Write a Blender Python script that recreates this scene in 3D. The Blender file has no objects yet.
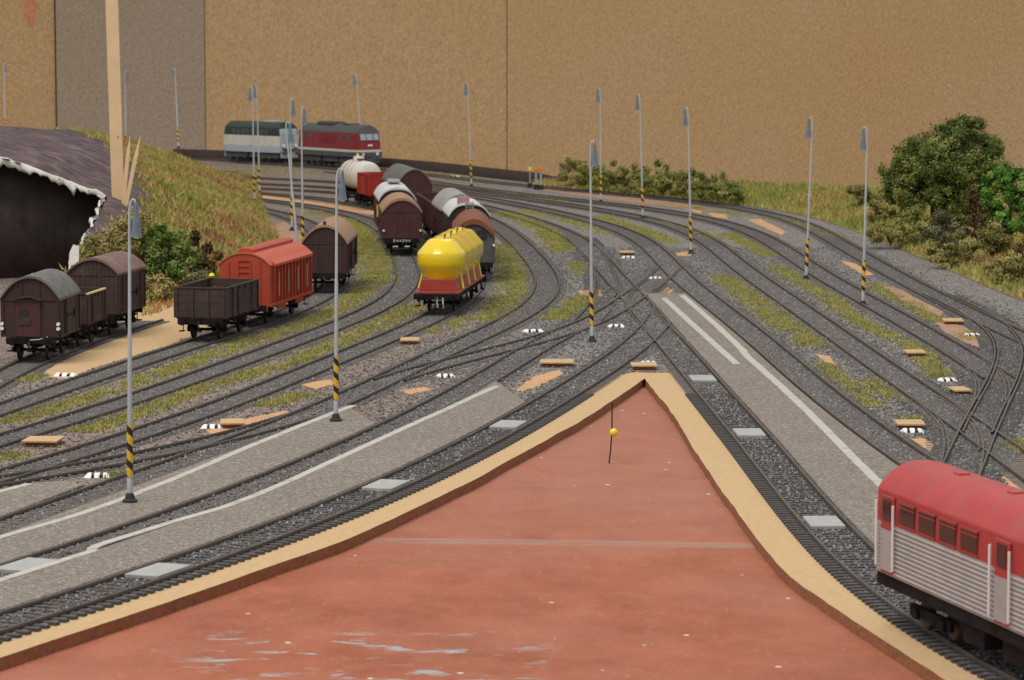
# Model railway yard on an exhibition layout. One Blender unit is one metre of the full-size railway,
# i.e. 1/87 m of the H0 model that the photograph shows (see unit_settings below).
import bpy, bmesh, math, random
import numpy as np
from mathutils import Vector, Matrix, noise

scene = bpy.context.scene
scene.unit_settings.system = 'METRIC'
scene.unit_settings.scale_length = 1 / 87
COL = scene.collection
random.seed(7)
RNG = np.random.RandomState(7)
R = math.radians

# ------------------------------------------------------------------ camera
cam_data = bpy.data.cameras.new('camera')
cam_data.sensor_width = 36
cam_data.lens = 3200 / 1024 * 36
cam_data.clip_start = 1
cam_data.clip_end = 3000
cam_data.dof.use_dof = True
cam_data.dof.focus_distance = 140
cam_data.dof.aperture_fstop = 0.95
cam = bpy.data.objects.new('camera', cam_data)
cam.location = (0, 0, 17.14)
cam.rotation_euler = (R(90) - math.atan((340 - 18) / 3200), 0, 0)
COL.objects.link(cam)
scene.camera = cam

# ------------------------------------------------------------------ light: a hall lit evenly from above
world = bpy.data.worlds.new('World')
scene.world = world
world.use_nodes = True
bg = world.node_tree.nodes['Background']
bg.inputs[0].default_value = (0.92, 0.96, 1.0, 1)
bg.inputs[1].default_value = 0.60

def area(name, loc, target, size, power, colour):
    d = bpy.data.lights.new(name, 'AREA')
    d.shape = 'RECTANGLE'
    d.size, d.size_y = size
    d.energy = power
    d.color = colour
    o = bpy.data.objects.new(name, d)
    o.location = loc
    o.rotation_euler = (Vector(target) - Vector(loc)).to_track_quat('-Z', 'Y').to_euler()
    COL.objects.link(o)
    return o

area('hall_lamp', (-85, 50, 240), (0, 190, 0), (140, 140), 560000, (1.0, 0.95, 0.87))
area('hall_lamp', (60, 330, 260), (10, 300, 0), (130, 130), 170000, (1.0, 0.95, 0.87))

vs = scene.view_settings
vs.view_transform = 'Standard'
vs.look = 'None'
vs.gamma = 1
vs.exposure = 0
vs.use_curve_mapping = False
try:
    scene.cycles.use_denoising = True
except Exception:
    pass

# ------------------------------------------------------------------ surveyed plan of the layout (world coordinates)
TRACKS={
 'slip_left':[(5.09, 250.36), (5.31, 245.54), (5.52, 240.73), (5.72, 235.91), (5.89, 231.09), (6.05, 226.27), (6.17, 221.45), (6.24, 216.63), (6.25, 211.81), (6.18, 206.99), (6.03, 202.18), (5.79, 197.36), (5.47, 192.55), (5.07, 187.75), (4.58, 182.95), (4.03, 178.16)],
 'slip_right':[(11.13, 221.66), (10.61, 216.98), (9.99, 212.3), (9.3, 207.64), (8.63, 202.96), (8.08, 198.28), (7.73, 193.58), (7.61, 188.87), (7.67, 184.15), (7.86, 179.43), (8.09, 174.72), (8.34, 170.01)],
 'fourth_link':[(18.36, 152.65), (18.54, 148.64), (18.71, 144.62), (18.85, 140.61), (18.86, 136.59), (18.69, 132.59), (18.29, 128.6), (17.73, 124.62), (17.05, 120.66), (16.27, 116.72)],
 'fifth_link':[(22.54, 172.74), (22.78, 168.22), (22.97, 163.69), (23.06, 159.17), (22.96, 154.64), (22.62, 150.14), (22.03, 145.65), (21.26, 141.19), (20.4, 136.74), (19.45, 132.32)],
 'front_left':[(-18.74, 80.11), (-16.56, 84.81), (-14.45, 89.53), (-12.42, 94.28), (-10.48, 99.07), (-8.65, 103.89), (-6.94, 108.76), (-5.36, 113.67), (-3.91, 118.62), (-2.57, 123.61), (-1.32, 128.63), (-0.15, 133.67), (0.97, 138.73), (2.04, 143.79), (3.08, 148.85), (4.09, 153.93), (5.05, 159.0), (5.96, 164.09), (6.79, 169.18), (7.53, 174.29), (8.19, 179.41), (8.75, 184.55)],
 'main_through':[(-32.6, 334.62), (-27.69, 331.55), (-23.2, 328.03), (-19.13, 324.07), (-15.51, 319.69), (-12.35, 314.97), (-9.63, 309.96), (-7.31, 304.74), (-5.33, 299.38), (-3.63, 293.93), (-2.12, 288.42), (-0.77, 282.88), (0.46, 277.32), (1.58, 271.73), (2.59, 266.12), (3.48, 260.49), (4.23, 254.83), (4.84, 249.17), (5.33, 243.49), (5.7, 237.8), (5.98, 232.1), (6.22, 226.4), (6.43, 220.71), (6.64, 215.01), (6.86, 209.31), (7.1, 203.62), (7.34, 197.92), (7.57, 192.22), (7.78, 186.53), (7.97, 180.83), (8.17, 175.13), (8.37, 169.44), (8.58, 163.74), (8.79, 158.04), (8.99, 152.34), (9.2, 146.64), (9.42, 140.95), (9.63, 135.25), (9.84, 129.55), (10.03, 123.86), (10.21, 118.16), (10.4, 112.46), (10.63, 106.76), (10.95, 101.06), (11.45, 95.38), (12.18, 89.73), (13.19, 84.13), (14.53, 78.59), (16.19, 73.12), (23.15, 50.15)],
 'second_left':[(-17.09, 94.05), (-15.17, 98.86), (-13.35, 103.72), (-11.67, 108.62), (-10.12, 113.56), (-8.68, 118.54), (-7.32, 123.55), (-6.05, 128.57), (-4.85, 133.62), (-3.73, 138.69), (-2.69, 143.77), (-1.71, 148.87), (-0.79, 153.98), (0.1, 159.09), (0.99, 164.19), (1.96, 169.28), (3.04, 174.34), (4.27, 179.37)],
 'third_left':[(-20.61, 94.27), (-18.45, 101.97), (-16.94, 107.39), (-15.41, 112.8), (-13.88, 118.21), (-12.36, 123.63), (-10.88, 129.05), (-9.49, 134.5), (-8.21, 139.97), (-7.04, 145.47), (-5.94, 150.98), (-4.86, 156.5), (-3.77, 162.01), (-2.65, 167.53), (-1.54, 173.04), (-0.48, 178.57), (0.47, 184.11), (1.24, 189.68), (1.81, 195.27), (2.15, 200.87), (2.28, 206.49), (2.24, 212.12), (2.06, 217.74), (1.8, 223.36), (1.49, 228.98), (1.15, 234.59), (0.79, 240.2), (0.4, 245.81), (-0.03, 251.42), (-0.52, 257.02), (-1.08, 262.61), (-1.73, 268.19), (-2.5, 273.76), (-3.41, 279.32), (-4.52, 284.84), (-5.87, 290.32), (-7.53, 295.71), (-9.58, 300.96), (-12.07, 305.99), (-15.04, 310.72), (-18.52, 315.08), (-22.49, 319.02), (-26.93, 322.49), (-31.85, 325.5)],
 'crossover_left':[(-23.42, 110.8), (-18.86, 117.38), (-16.38, 120.97), (-14.16, 124.71), (-12.21, 128.59), (-10.51, 132.59), (-9.06, 136.7)],
 'slip_link':[(-5.81, 150.42), (-4.25, 155.16), (-2.48, 159.82), (-0.61, 164.46), (1.21, 169.11), (2.82, 173.83), (4.16, 178.62), (5.25, 183.49), (6.18, 188.41), (7.02, 193.35), (7.81, 198.29), (8.57, 203.24), (9.3, 208.19), (10.0, 213.14), (10.66, 218.09)],
 'silo_track':[(-21.43, 111.19), (-19.0, 118.81), (-17.32, 124.1), (-15.74, 129.42), (-14.29, 134.78), (-12.95, 140.18), (-11.73, 145.64), (-10.59, 151.13), (-9.48, 156.64), (-8.36, 162.16), (-7.24, 167.67), (-6.15, 173.19), (-5.14, 178.71), (-4.26, 184.25), (-3.55, 189.81), (-3.03, 195.4), (-2.69, 201.01), (-2.53, 206.62), (-2.56, 212.24), (-2.75, 217.86), (-3.09, 223.47), (-3.54, 229.08), (-4.08, 234.67), (-4.67, 240.26), (-5.28, 245.84), (-5.91, 251.42), (-6.55, 257.0), (-7.23, 262.58), (-7.97, 268.16), (-8.82, 273.73), (-9.84, 279.28), (-11.09, 284.77), (-12.63, 290.19), (-14.53, 295.47), (-16.84, 300.57), (-19.59, 305.41), (-22.84, 309.95), (-26.6, 314.13), (-30.9, 317.93)],
 'van_track':[(-22.53, 122.21), (-20.42, 129.93), (-18.98, 135.22), (-17.63, 140.54), (-16.37, 145.87), (-15.18, 151.23), (-14.04, 156.6), (-12.91, 161.98), (-11.8, 167.36), (-10.7, 172.74), (-9.66, 178.13), (-8.73, 183.54), (-7.96, 188.96), (-7.38, 194.4), (-7.03, 199.86), (-6.88, 205.33), (-6.92, 210.81), (-7.11, 216.28), (-7.4, 221.76), (-7.74, 227.24), (-8.11, 232.71), (-8.49, 238.19), (-8.9, 243.67), (-9.35, 249.15), (-9.89, 254.63), (-10.53, 260.1), (-11.34, 265.54), (-12.34, 270.94), (-13.56, 276.29), (-15.04, 281.57), (-16.78, 286.74), (-18.83, 291.8), (-21.19, 296.72), (-23.88, 301.5), (-26.89, 306.11), (-30.25, 310.57)],
 'open_track':[(-24.07, 130.13), (-22.58, 137.99), (-21.55, 143.4), (-20.5, 148.81), (-19.41, 154.22), (-18.3, 159.64), (-17.15, 165.05), (-15.99, 170.46), (-14.84, 175.88), (-13.78, 181.3), (-12.86, 186.75), (-12.16, 192.21), (-11.7, 197.69), (-11.49, 203.19), (-11.51, 208.71), (-11.72, 214.23), (-12.07, 219.76), (-12.49, 225.29), (-12.97, 230.82), (-13.47, 236.35), (-14.0, 241.87), (-14.56, 247.4), (-15.18, 252.91), (-15.88, 258.41), (-16.72, 263.87), (-17.73, 269.3), (-18.95, 274.67), (-20.42, 279.97), (-22.16, 285.18), (-24.2, 290.31), (-26.55, 295.33), (-29.2, 300.26)],
 'hill_track':[(-24.67, 142.14), (-24.56, 146.47), (-24.37, 150.8), (-24.12, 155.13), (-23.78, 159.44), (-23.34, 163.75), (-22.8, 168.05), (-22.15, 172.33), (-21.4, 176.6), (-20.55, 180.85)],
 'right_platform':[(-33.65, 346.3), (-28.78, 343.07), (-24.32, 339.49), (-20.28, 335.55), (-16.64, 331.28), (-13.39, 326.7), (-10.49, 321.86), (-7.92, 316.8), (-5.63, 311.58), (-3.56, 306.23), (-1.68, 300.81), (0.06, 295.34), (1.68, 289.85), (3.2, 284.34), (4.62, 278.82), (5.93, 273.28), (7.11, 267.72), (8.12, 262.14), (8.95, 256.52), (9.59, 250.88), (10.05, 245.21), (10.37, 239.54), (10.59, 233.87), (10.75, 228.2), (10.89, 222.53), (11.03, 216.87), (11.2, 211.22), (11.41, 205.56), (11.66, 199.89), (11.93, 194.22), (12.23, 188.55), (12.52, 182.87), (12.81, 177.18), (13.07, 171.5), (13.32, 165.81), (13.55, 160.13), (13.77, 154.44), (14.01, 148.77), (14.28, 143.09), (14.58, 137.41), (14.92, 131.74), (15.3, 126.06), (15.73, 120.39), (16.2, 114.71), (18.68, 84.82)],
 'fourth':[(-20.3, 357.45), (-18.3, 352.15), (-16.3, 346.84), (-14.28, 341.54), (-12.26, 336.25), (-10.22, 330.96), (-8.16, 325.68), (-6.06, 320.41), (-3.93, 315.16), (-1.76, 309.91), (0.43, 304.67), (2.58, 299.41), (4.67, 294.13), (6.64, 288.81), (8.45, 283.44), (10.07, 278.02), (11.46, 272.53), (12.61, 266.99), (13.52, 261.41), (14.22, 255.79), (14.71, 250.14), (15.05, 244.48), (15.28, 238.8), (15.45, 233.13), (15.58, 227.45), (15.72, 221.78), (15.89, 216.12), (16.07, 210.45), (16.29, 204.79), (16.51, 199.14), (16.75, 193.48), (16.98, 187.82), (17.21, 182.16), (17.43, 176.5), (17.64, 170.83), (17.86, 165.17), (18.08, 159.5), (18.31, 153.83), (18.55, 148.17), (18.79, 142.5), (19.03, 136.84), (19.26, 131.18), (19.47, 125.52), (19.66, 119.86), (20.68, 89.88)],
 'fifth':[(-31.95, 378.75), (-28.1, 374.47), (-24.62, 369.95), (-21.5, 365.2), (-18.73, 360.25), (-16.28, 355.12), (-14.1, 349.85), (-12.13, 344.5), (-10.26, 339.1), (-8.41, 333.7), (-6.49, 328.33), (-4.44, 323.02), (-2.23, 317.77), (0.15, 312.6), (2.65, 307.47), (5.2, 302.37), (7.71, 297.24), (10.1, 292.06), (12.27, 286.79), (14.17, 281.42), (15.76, 275.96), (17.04, 270.41), (18.03, 264.8), (18.76, 259.14), (19.29, 253.46), (19.66, 247.77), (19.91, 242.07), (20.09, 236.37), (20.24, 230.67), (20.38, 224.97), (20.52, 219.27), (20.69, 213.58), (20.89, 207.88), (21.13, 202.19), (21.39, 196.49), (21.67, 190.8), (21.94, 185.1), (22.21, 179.41), (22.44, 173.71), (22.66, 168.02), (22.84, 162.32), (23.01, 156.62), (23.17, 150.93)],
 'back':[(-44.55, 392.06), (-39.89, 388.69), (-35.44, 385.14), (-31.2, 381.42), (-27.19, 377.51), (-23.45, 373.39), (-20.02, 369.04), (-16.9, 364.47), (-14.09, 359.68), (-11.55, 354.72), (-9.2, 349.63), (-6.96, 344.48), (-4.71, 339.32), (-2.39, 334.2), (0.07, 329.15), (2.67, 324.18), (5.4, 319.28), (8.18, 314.41), (10.94, 309.54), (13.59, 304.61), (16.02, 299.59), (18.18, 294.45), (19.99, 289.19), (21.46, 283.81), (22.6, 278.33), (23.43, 272.78), (24.01, 267.18), (24.39, 261.56), (24.63, 255.93), (24.79, 250.31), (24.9, 244.7), (25.0, 239.1), (25.1, 233.52), (25.2, 227.95), (25.32, 222.37), (25.45, 216.8), (25.59, 211.22), (25.75, 205.63), (25.93, 200.03), (26.14, 194.42), (26.38, 188.81), (26.65, 183.2), (26.95, 177.59), (27.27, 171.98), (27.6, 166.36), (29.94, 126.43)],
 'ladder':[(26.22, 197.75), (26.51, 192.75), (26.73, 187.75), (26.85, 182.75), (26.82, 177.75), (26.59, 172.75), (26.14, 167.77), (25.49, 162.81), (24.67, 157.88), (23.75, 152.96), (22.76, 148.05), (21.73, 143.16), (20.7, 138.26), (19.69, 133.37), (18.69, 128.46), (17.71, 123.56), (16.72, 118.66), (15.73, 113.75), (14.72, 108.85)],
}
PLACE={'brake_van': (-23.695, 160.316, 1.4763), 'short_gondola': (-23.007, 166.473, 1.442), 'high_van': (-22.008, 173.153, 1.404), 'open_wagon': (-15.835, 171.174, 1.3603), 'red_wagon': (-13.903, 180.781, 1.3868), 'tan_van': (-11.536, 202.439, 1.5492), 'brown_van': (-8.166, 233.53, 1.6399), 'white_hopper': (-8.962, 244.35, 1.6495), 'silo': (-3.623, 189.607, 1.4598), 'arch_van': (-2.604, 212.772, 1.5928), 'white_roof': (-3.262, 225.658, 1.6501), 'grey_roof': (-4.168, 235.45, 1.6733), 'deep_gondola': (-5.391, 246.765, 1.6819), 'grey_van': (-9.063, 274.98, 1.7433), 'red_gondola': (-12.012, 288.102, 1.855), 'white_tank': (-13.955, 293.913, 1.9308), 'red_loco': (-19.907, 368.721, 2.2), 'green_loco': (-29.787, 380.02, 2.3761), 'railcar': (14.731, 78.753, -1.31)}
BOARD_EDGE=[(-18.54, 75.49), (-16.09, 80.15), (-13.84, 85.21), (-12.29, 88.74), (-10.01, 93.8), (-8.0, 98.81), (-5.36, 105.29), (-3.71, 110.7), (-1.92, 116.81), (0.0, 124.34), (2.54, 134.54), (4.51, 143.43), (6.38, 152.49), (7.04, 137.96), (7.37, 125.2), (7.64, 116.44), (7.98, 108.47), (8.2, 103.37), (8.41, 100.28), (8.79, 96.5), (9.16, 94.54), (9.55, 92.1), (9.92, 89.79), (10.47, 86.87), (11.56, 81.25), (13.23, 73.2)]
POLES={'A': (-13.48, 111.76), 'B': (-7.46, 134.56), 'C': (4.25, 169.27), 'D': (13.07, 233.04), 'E': (19.33, 209.74), 'Fp': (20.99, 190.65), 'G': (11.23, 273.91), 'Hh': (8.29, 297.75), 'I': (-4.13, 326.11), 'J': (-17.46, 375.17), 'K1': (-24.71, 313.07), 'K2': (-23.85, 296.14), 'L1': (-17.79, 258.38), 'L2': (-15.32, 234.03), 'L3': (-13.25, 201.22), 'M1': (-73.39, 463.85), 'M2': (-47.5, 394.01), 'M3': (-44.19, 424.45)}
PATCHES=[[(-22.71, 153.03), (-21.28, 151.75), (-20.39, 157.48), (-18.73, 164.65), (-17.17, 172.5), (-16.88, 182.95), (-20.66, 195.44), (-22.5, 195.44), (-22.0, 178.74), (-22.34, 167.7), (-22.63, 159.33)], [(-12.81, 132.42), (-12.02, 135.41), (-9.95, 139.25), (-9.59, 138.54), (-11.12, 134.74), (-12.3, 131.46)], [(0.14, 146.81), (1.11, 153.03), (2.35, 155.67), (2.47, 153.9), (1.31, 148.83), (0.46, 146.41)], [(8.3, 201.96), (8.61, 206.56), (9.91, 206.56), (10.16, 201.22), (9.67, 197.57), (8.74, 194.74), (8.36, 199.01)], [(4.1, 201.22), (5.59, 202.72), (5.64, 197.57), (4.51, 196.85)], [(11.95, 234.03), (13.13, 235.55), (12.96, 231.06), (11.99, 230.57)], [(-5.17, 146.81), (-4.06, 148.22), (-3.66, 147.21), (-4.66, 145.23)], [(15.53, 163.17), (16.16, 161.71), (16.04, 157.02), (15.68, 158.86)], [(16.08, 129.87), (16.9, 129.87), (17.11, 126.82), (16.32, 124.77), (15.91, 126.82)], [(20.04, 272.55), (21.25, 273.91), (22.06, 257.17), (21.38, 253.0)], [(17.31, 282.4), (18.76, 280.23), (18.51, 273.91), (17.31, 276.68)], [(15.55, 289.11), (17.05, 285.34), (16.52, 280.95)], [(23.25, 226.27), (24.73, 221.68), (25.17, 214.69), (23.52, 212.6)], [(18.47, 119.24), (20.46, 126.82), (22.37, 129.56), (18.99, 109.75), (18.1, 114.67)], [(-24.29, 310.76), (-20.01, 301.86), (-15.8, 293.76), (-11.51, 283.13), (-12.24, 279.51), (-16.44, 288.8), (-23.86, 305.22)], [(-20.02, 262.1), (-19.17, 269.86), (-17.07, 257.17), (-15.56, 241.27), (-17.15, 241.27)], [(2.85, 325.14), (8.56, 311.29), (13.1, 303.53), (17.18, 292.19), (16.05, 288.35), (11.89, 296.95), (8.38, 304.37), (2.8, 319.45)], [(-9.95, 149.24), (-8.66, 151.32), (-8.28, 149.65), (-9.12, 147.21)], [(24.0, 182.95), (24.93, 180.52), (25.46, 171.41), (24.65, 164.15), (24.16, 167.19), (23.68, 174.16)], [(23.74, 205.78), (24.8, 201.22), (25.46, 187.37), (24.66, 183.57), (23.75, 192.67)]]
COVERS=[(-18.92, 128.03, 1.44), (-5.4, 168.49, 1.0), (-11.79, 133.74, 1.0), (2.23, 157.48, 1.67), (6.48, 156.12, 1.27), (8.36, 232.04, 1.09), (24.83, 179.33, 1.12), (20.54, 162.19, 1.01), (20.53, 145.62, 0.82), (16.72, 133.41, 1.17)]
MARKERS=[(-21.51, 153.03, 1.15), (-15.58, 118.98, 0.97), (-12.6, 133.41, 1.0), (-3.21, 152.6, 0.95), (1.15, 174.72, 1.2), (5.8, 177.57, 1.0), (6.77, 158.4, 0.89), (9.44, 210.55, 0.92), (8.33, 229.12, 1.0), (16.64, 132.1, 0.99), (24.92, 172.5, 0.97), (20.64, 150.9, 0.94), (-6.39, 346.72, 1.52)]
PLATES=[(-10.96, 97.87, 1.191), (-4.62, 116.14, 1.286), (-0.15, 133.67, 1.348), (-15.17, 98.86, 1.201), (9.05, 150.92, -1.534), (9.79, 130.98, -1.535), (10.59, 107.47, -1.525)]
GRASS=[([(-21.72, 134.74), (-19.73, 141.81), (-18.07, 148.42), (-16.23, 157.94), (-13.93, 169.27), (-11.86, 178.16), (-10.02, 191.32), (-9.22, 204.24)], 0.9, 0.8), ([(-8.84, 205.78), (-9.6, 225.34), (-10.93, 242.34), (-12.54, 258.38), (-14.74, 273.91)], 1.3, 1), ([(-19.91, 123.34), (-19.61, 125.93)], 0.9, 1), ([(-18.02, 131.78), (-16.53, 137.48), (-13.62, 150.9), (-11.05, 158.4), (-9.53, 166.67), (-6.72, 182.95), (-6.0, 191.32)], 0.9, 0.85), ([(-11.07, 140.7), (-9.44, 145.62)], 0.8, 1), ([(-4.76, 174.16), (-3.36, 178.16), (-2.41, 182.95)], 0.7, 0.8), ([(-1.36, 180.52), (-0.24, 194.74), (0.13, 209.74), (-0.29, 229.12), (-0.76, 242.34)], 1.1, 0.8), ([(-1.42, 283.86), (0.69, 273.91), (2.44, 259.61), (3.32, 246.72), (3.83, 235.04)], 1.0, 1), ([(4.45, 225.34), (4.56, 213.85)], 0.7, 0.6), ([(2.28, 181.73), (3.45, 189.32), (4.51, 196.85)], 0.9, 1), ([(0.72, 286.83), (4.92, 271.2), (7.58, 254.77)], 0.9, 0.8), ([(7.66, 278.09), (10.4, 259.61), (12.25, 244.51)], 1.0, 0.9), ([(14.02, 213.02), (14.89, 191.32), (15.45, 177.0), (16.02, 166.67)], 1.0, 1), ([(15.48, 158.4), (15.74, 148.01), (16.03, 140.34)], 0.6, 1), ([(16.94, 151.32), (17.36, 142.18)], 0.6, 1), ([(16.76, 136.09), (17.7, 137.13)], 0.6, 1), ([(12.5, 269.86), (14.53, 260.85), (15.75, 247.84)], 0.8, 0.5), ([(17.15, 254.77), (18.06, 242.34), (18.6, 230.09)], 0.8, 0.9), ([(18.34, 221.68), (18.79, 208.14), (19.56, 196.14), (19.58, 182.95)], 0.8, 0.8), ([(19.58, 182.95), (20.27, 173.05), (21.07, 165.15), (20.48, 152.17)], 0.7, 1), ([(13.74, 296.95), (16.96, 288.35), (20.71, 278.09)], 1.2, 0.6), ([(22.33, 276.68), (23.97, 265.92), (25.68, 250.11)], 1.0, 0.8), ([(23.18, 206.56), (23.7, 194.74), (24.17, 179.93)], 0.7, 0.8), ([(-23.31, 150.07), (-22.68, 153.47)], 0.6, 1), ([(20.75, 147.21), (21.02, 145.23)], 0.4, 1), ([(8.11, 229.12), (8.69, 229.12)], 0.5, 0.8), ([(9.51, 212.19), (9.98, 212.19)], 0.4, 0.6), ([(19.71, 125.06), (20.9, 129.56)], 0.9, 0.9), ([(-34.23, 362.77), (-28.37, 360.39), (-20.23, 355.72)], 3.0, 0.45), ([(-14.01, 367.63), (-7.9, 351.16), (-4.47, 340.27)], 1.5, 0.35), ([(-0.69, 316.69), (2.69, 307.79), (5.43, 299.38)], 1.0, 0.5), ([(-15.43, 118.72), (-14.3, 120.31)], 0.5, 0.8), ([(-14.74, 273.91), (-18.03, 285.34)], 1.0, 0.6), ([(-15.33, 302.69), (-10.66, 291.41)], 1.5, 0.6), ([(24.66, 175.28), (24.62, 169.27)], 0.8, 0.5)]
LINES={'p1': [(-16.77, 92.6), (-15.55, 95.95), (-13.62, 100.88), (-13.45, 101.27), (-13.35, 102.54), (-11.43, 107.41), (-9.16, 113.36), (-5.35, 128.66), (-0.7, 147.44)], 'p2': [(-18.11, 100.12), (-16.84, 104.05), (-14.75, 109.4), (-12.63, 117.09), (-10.27, 127.28), (-8.19, 135.51), (-6.85, 140.48)], 'p3': [(-19.54, 112.16), (-18.47, 114.33), (-17.49, 116.71)], 'r1': [(9.26, 194.31), (10.25, 173.65), (11.11, 156.46)], 'r2': [(10.47, 196.44), (11.32, 177.66), (11.84, 163.86), (11.85, 161.16), (12.73, 140.48), (13.38, 119.19), (14.11, 99.56)]}
WEDGE=[(-20.1, 111.32), (-18.47, 114.31), (-17.49, 116.68), (-16.6, 116.94), (-15.69, 116.18), (-16.69, 112.03), (-17.56, 108.6), (-18.75, 103.73)]
SIGNAL=[(2.9, 320.39), (2.41, 321.33), (1.82, 324.18)]
WIRE=[(3.88, 125.57)]
SCREW=0
RAIL_TOP = 0.14

# ------------------------------------------------------------------ helpers
def dense(pts, n=8):
    P = [Vector(p).to_2d() for p in pts]
    P = [2 * P[0] - P[1]] + P + [2 * P[-1] - P[-2]]
    out = []
    for i in range(1, len(P) - 2):
        a, b, c, d = P[i - 1:i + 3]
        for k in range(n):
            u = k / n
            out.append(0.5 * (2 * b + (c - a) * u + (2 * a - 5 * b + 4 * c - d) * u * u + (3 * b - a - 3 * c + d) * u ** 3))
    out.append(P[-2])
    return np.array([tuple(p) for p in out])

def frames(path):
    t = np.gradient(path, axis=0)
    t /= np.linalg.norm(t, axis=1)[:, None]
    n = np.stack([-t[:, 1], t[:, 0]], 1)          # to the left of travel
    s = np.r_[0, np.cumsum(np.linalg.norm(np.diff(path, axis=0), axis=1))]
    return t, n, s

def offset(path, d):
    return path + frames(path)[1] * d

class MB:
    """collects shapes and links them as one mesh object"""
    def __init__(self):
        self.v, self.f, self.m = [], [], []
    def add(self, vs, fs, m=0):
        b = len(self.v)
        self.v += [tuple(p) for p in vs]
        self.f += [tuple(b + i for i in q) for q in fs]
        self.m += [m] * len(fs)
        return self
    def box(self, c, s, m=0, rot=None):
        x, y, z = (k / 2 for k in s)
        vs = [Vector((a * x, b * y, d * z)) for a in (-1, 1) for b in (-1, 1) for d in (-1, 1)]
        if rot is not None:
            vs = [rot @ p for p in vs]
        c = Vector(c)
        return self.add([p + c for p in vs], [(0, 1, 3, 2), (4, 6, 7, 5), (0, 4, 5, 1), (2, 3, 7, 6), (0, 2, 6, 4), (1, 5, 7, 3)], m)
    def prism(self, prof, x0, x1, m=0, cap=True):
        """profile of (y, z), extruded along x"""
        n = len(prof)
        vs = [(x0, y, z) for y, z in prof] + [(x1, y, z) for y, z in prof]
        fs = [(i, (i + 1) % n, n + (i + 1) % n, n + i) for i in range(n)]
        if cap:
            fs += [tuple(range(n - 1, -1, -1)), tuple(range(n, 2 * n))]
        return self.add(vs, fs, m)
    def slab(self, poly, z0, z1, m=0, mside=None):
        n = len(poly)
        vs = [(p[0], p[1], z0) for p in poly] + [(p[0], p[1], z1) for p in poly]
        self.add(vs, [tuple(range(n, 2 * n)), tuple(range(n - 1, -1, -1))], m)
        b = len(self.v) - 2 * n
        for i in range(n):
            j = (i + 1) % n
            self.f.append((b + i, b + j, b + n + j, b + n + i))
            self.m.append(m if mside is None else mside)
        return self
    def tube(self, path, r, n=8, m=0, cap=True):
        P = [Vector(p) for p in path]
        rs = r if isinstance(r, (list, tuple)) else [r] * len(P)
        b = len(self.v)
        up = None
        for i, p in enumerate(P):
            d = (P[min(i + 1, len(P) - 1)] - P[max(i - 1, 0)]).normalized()
            if up is None:
                up = d.orthogonal().normalized()
            up = (up - d * up.dot(d)).normalized()
            w = d.cross(up)
            for k in range(n):
                a = 2 * math.pi * k / n
                self.v.append(tuple(p + (up * math.cos(a) + w * math.sin(a)) * rs[i]))
        for i in range(len(P) - 1):
            for k in range(n):
                self.f.append((b + i * n + k, b + i * n + (k + 1) % n, b + (i + 1) * n + (k + 1) % n, b + (i + 1) * n + k))
                self.m.append(m)
        if cap:
            self.f.append(tuple(b + k for k in range(n - 1, -1, -1)))
            self.m.append(m)
            e = b + (len(P) - 1) * n
            self.f.append(tuple(e + k for k in range(n)))
            self.m.append(m)
        return self
    def lathe(self, prof, c=(0, 0, 0), n=20, m=0, axis='z'):
        b = len(self.v)
        for r, h in prof:
            for k in range(n):
                a = 2 * math.pi * k / n
                p = (r * math.cos(a), r * math.sin(a), h) if axis == 'z' else (h, r * math.cos(a), r * math.sin(a))
                if axis == 'y':
                    p = (r * math.cos(a), h, r * math.sin(a))
                self.v.append((p[0] + c[0], p[1] + c[1], p[2] + c[2]))
        for i in range(len(prof) - 1):
            for k in range(n):
                self.f.append((b + i * n + k, b + i * n + (k + 1) % n, b + (i + 1) * n + (k + 1) % n, b + (i + 1) * n + k))
                self.m.append(m)
        self.f.append(tuple(b + k for k in range(n)))
        self.m.append(m)
        e = b + (len(prof) - 1) * n
        self.f.append(tuple(e + k for k in range(n)))
        self.m.append(m)
        return self
    def mesh(self, name, mats, smooth=False):
        me = bpy.data.meshes.new(name)
        me.from_pydata(self.v, [], self.f)
        bm = bmesh.new()
        bm.from_mesh(me)
        for i, f in enumerate(bm.faces):
            f.material_index = self.m[i]
        bmesh.ops.recalc_face_normals(bm, faces=bm.faces)
        bm.to_mesh(me)
        bm.free()
        for k in (mats if isinstance(mats, (list, tuple)) else [mats]):
            me.materials.append(k)
        if smooth:
            me.polygons.foreach_set('use_smooth', [True] * len(me.polygons))
            try:
                me.set_sharp_from_angle(angle=R(40))
            except Exception:
                pass
        return me
    def build(self, name, mats, parent=None, smooth=False, bevel=0):
        o = bpy.data.objects.new(name, self.mesh(name, mats, smooth))
        COL.objects.link(o)
        o.parent = parent
        if bevel:
            b = o.modifiers.new('bevel', 'BEVEL')
            b.width = bevel
            b.segments = 2
            b.limit_method = 'ANGLE'
        return o

def mesh_np(name, V, F, mats, mi=None, smooth=False):
    """V (n,3), F (m,k): one mesh with all faces of k corners"""
    V = np.asarray(V, np.float32)
    F = np.asarray(F, np.int32)
    me = bpy.data.meshes.new(name)
    me.vertices.add(len(V))
    me.vertices.foreach_set('co', V.ravel())
    me.loops.add(F.size)
    me.loops.foreach_set('vertex_index', F.ravel())
    me.polygons.add(len(F))
    me.polygons.foreach_set('loop_start', np.arange(len(F), dtype=np.int32) * F.shape[1])
    if mi is not None:
        me.polygons.foreach_set('material_index', np.asarray(mi, np.int32))
    if smooth:
        me.polygons.foreach_set('use_smooth', np.ones(len(F), bool))
    me.update(calc_edges=True)
    for k in mats:
        me.materials.append(k)
    return me

def link(name, me, parent=None):
    o = bpy.data.objects.new(name, me)
    COL.objects.link(o)
    o.parent = parent
    return o

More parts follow.
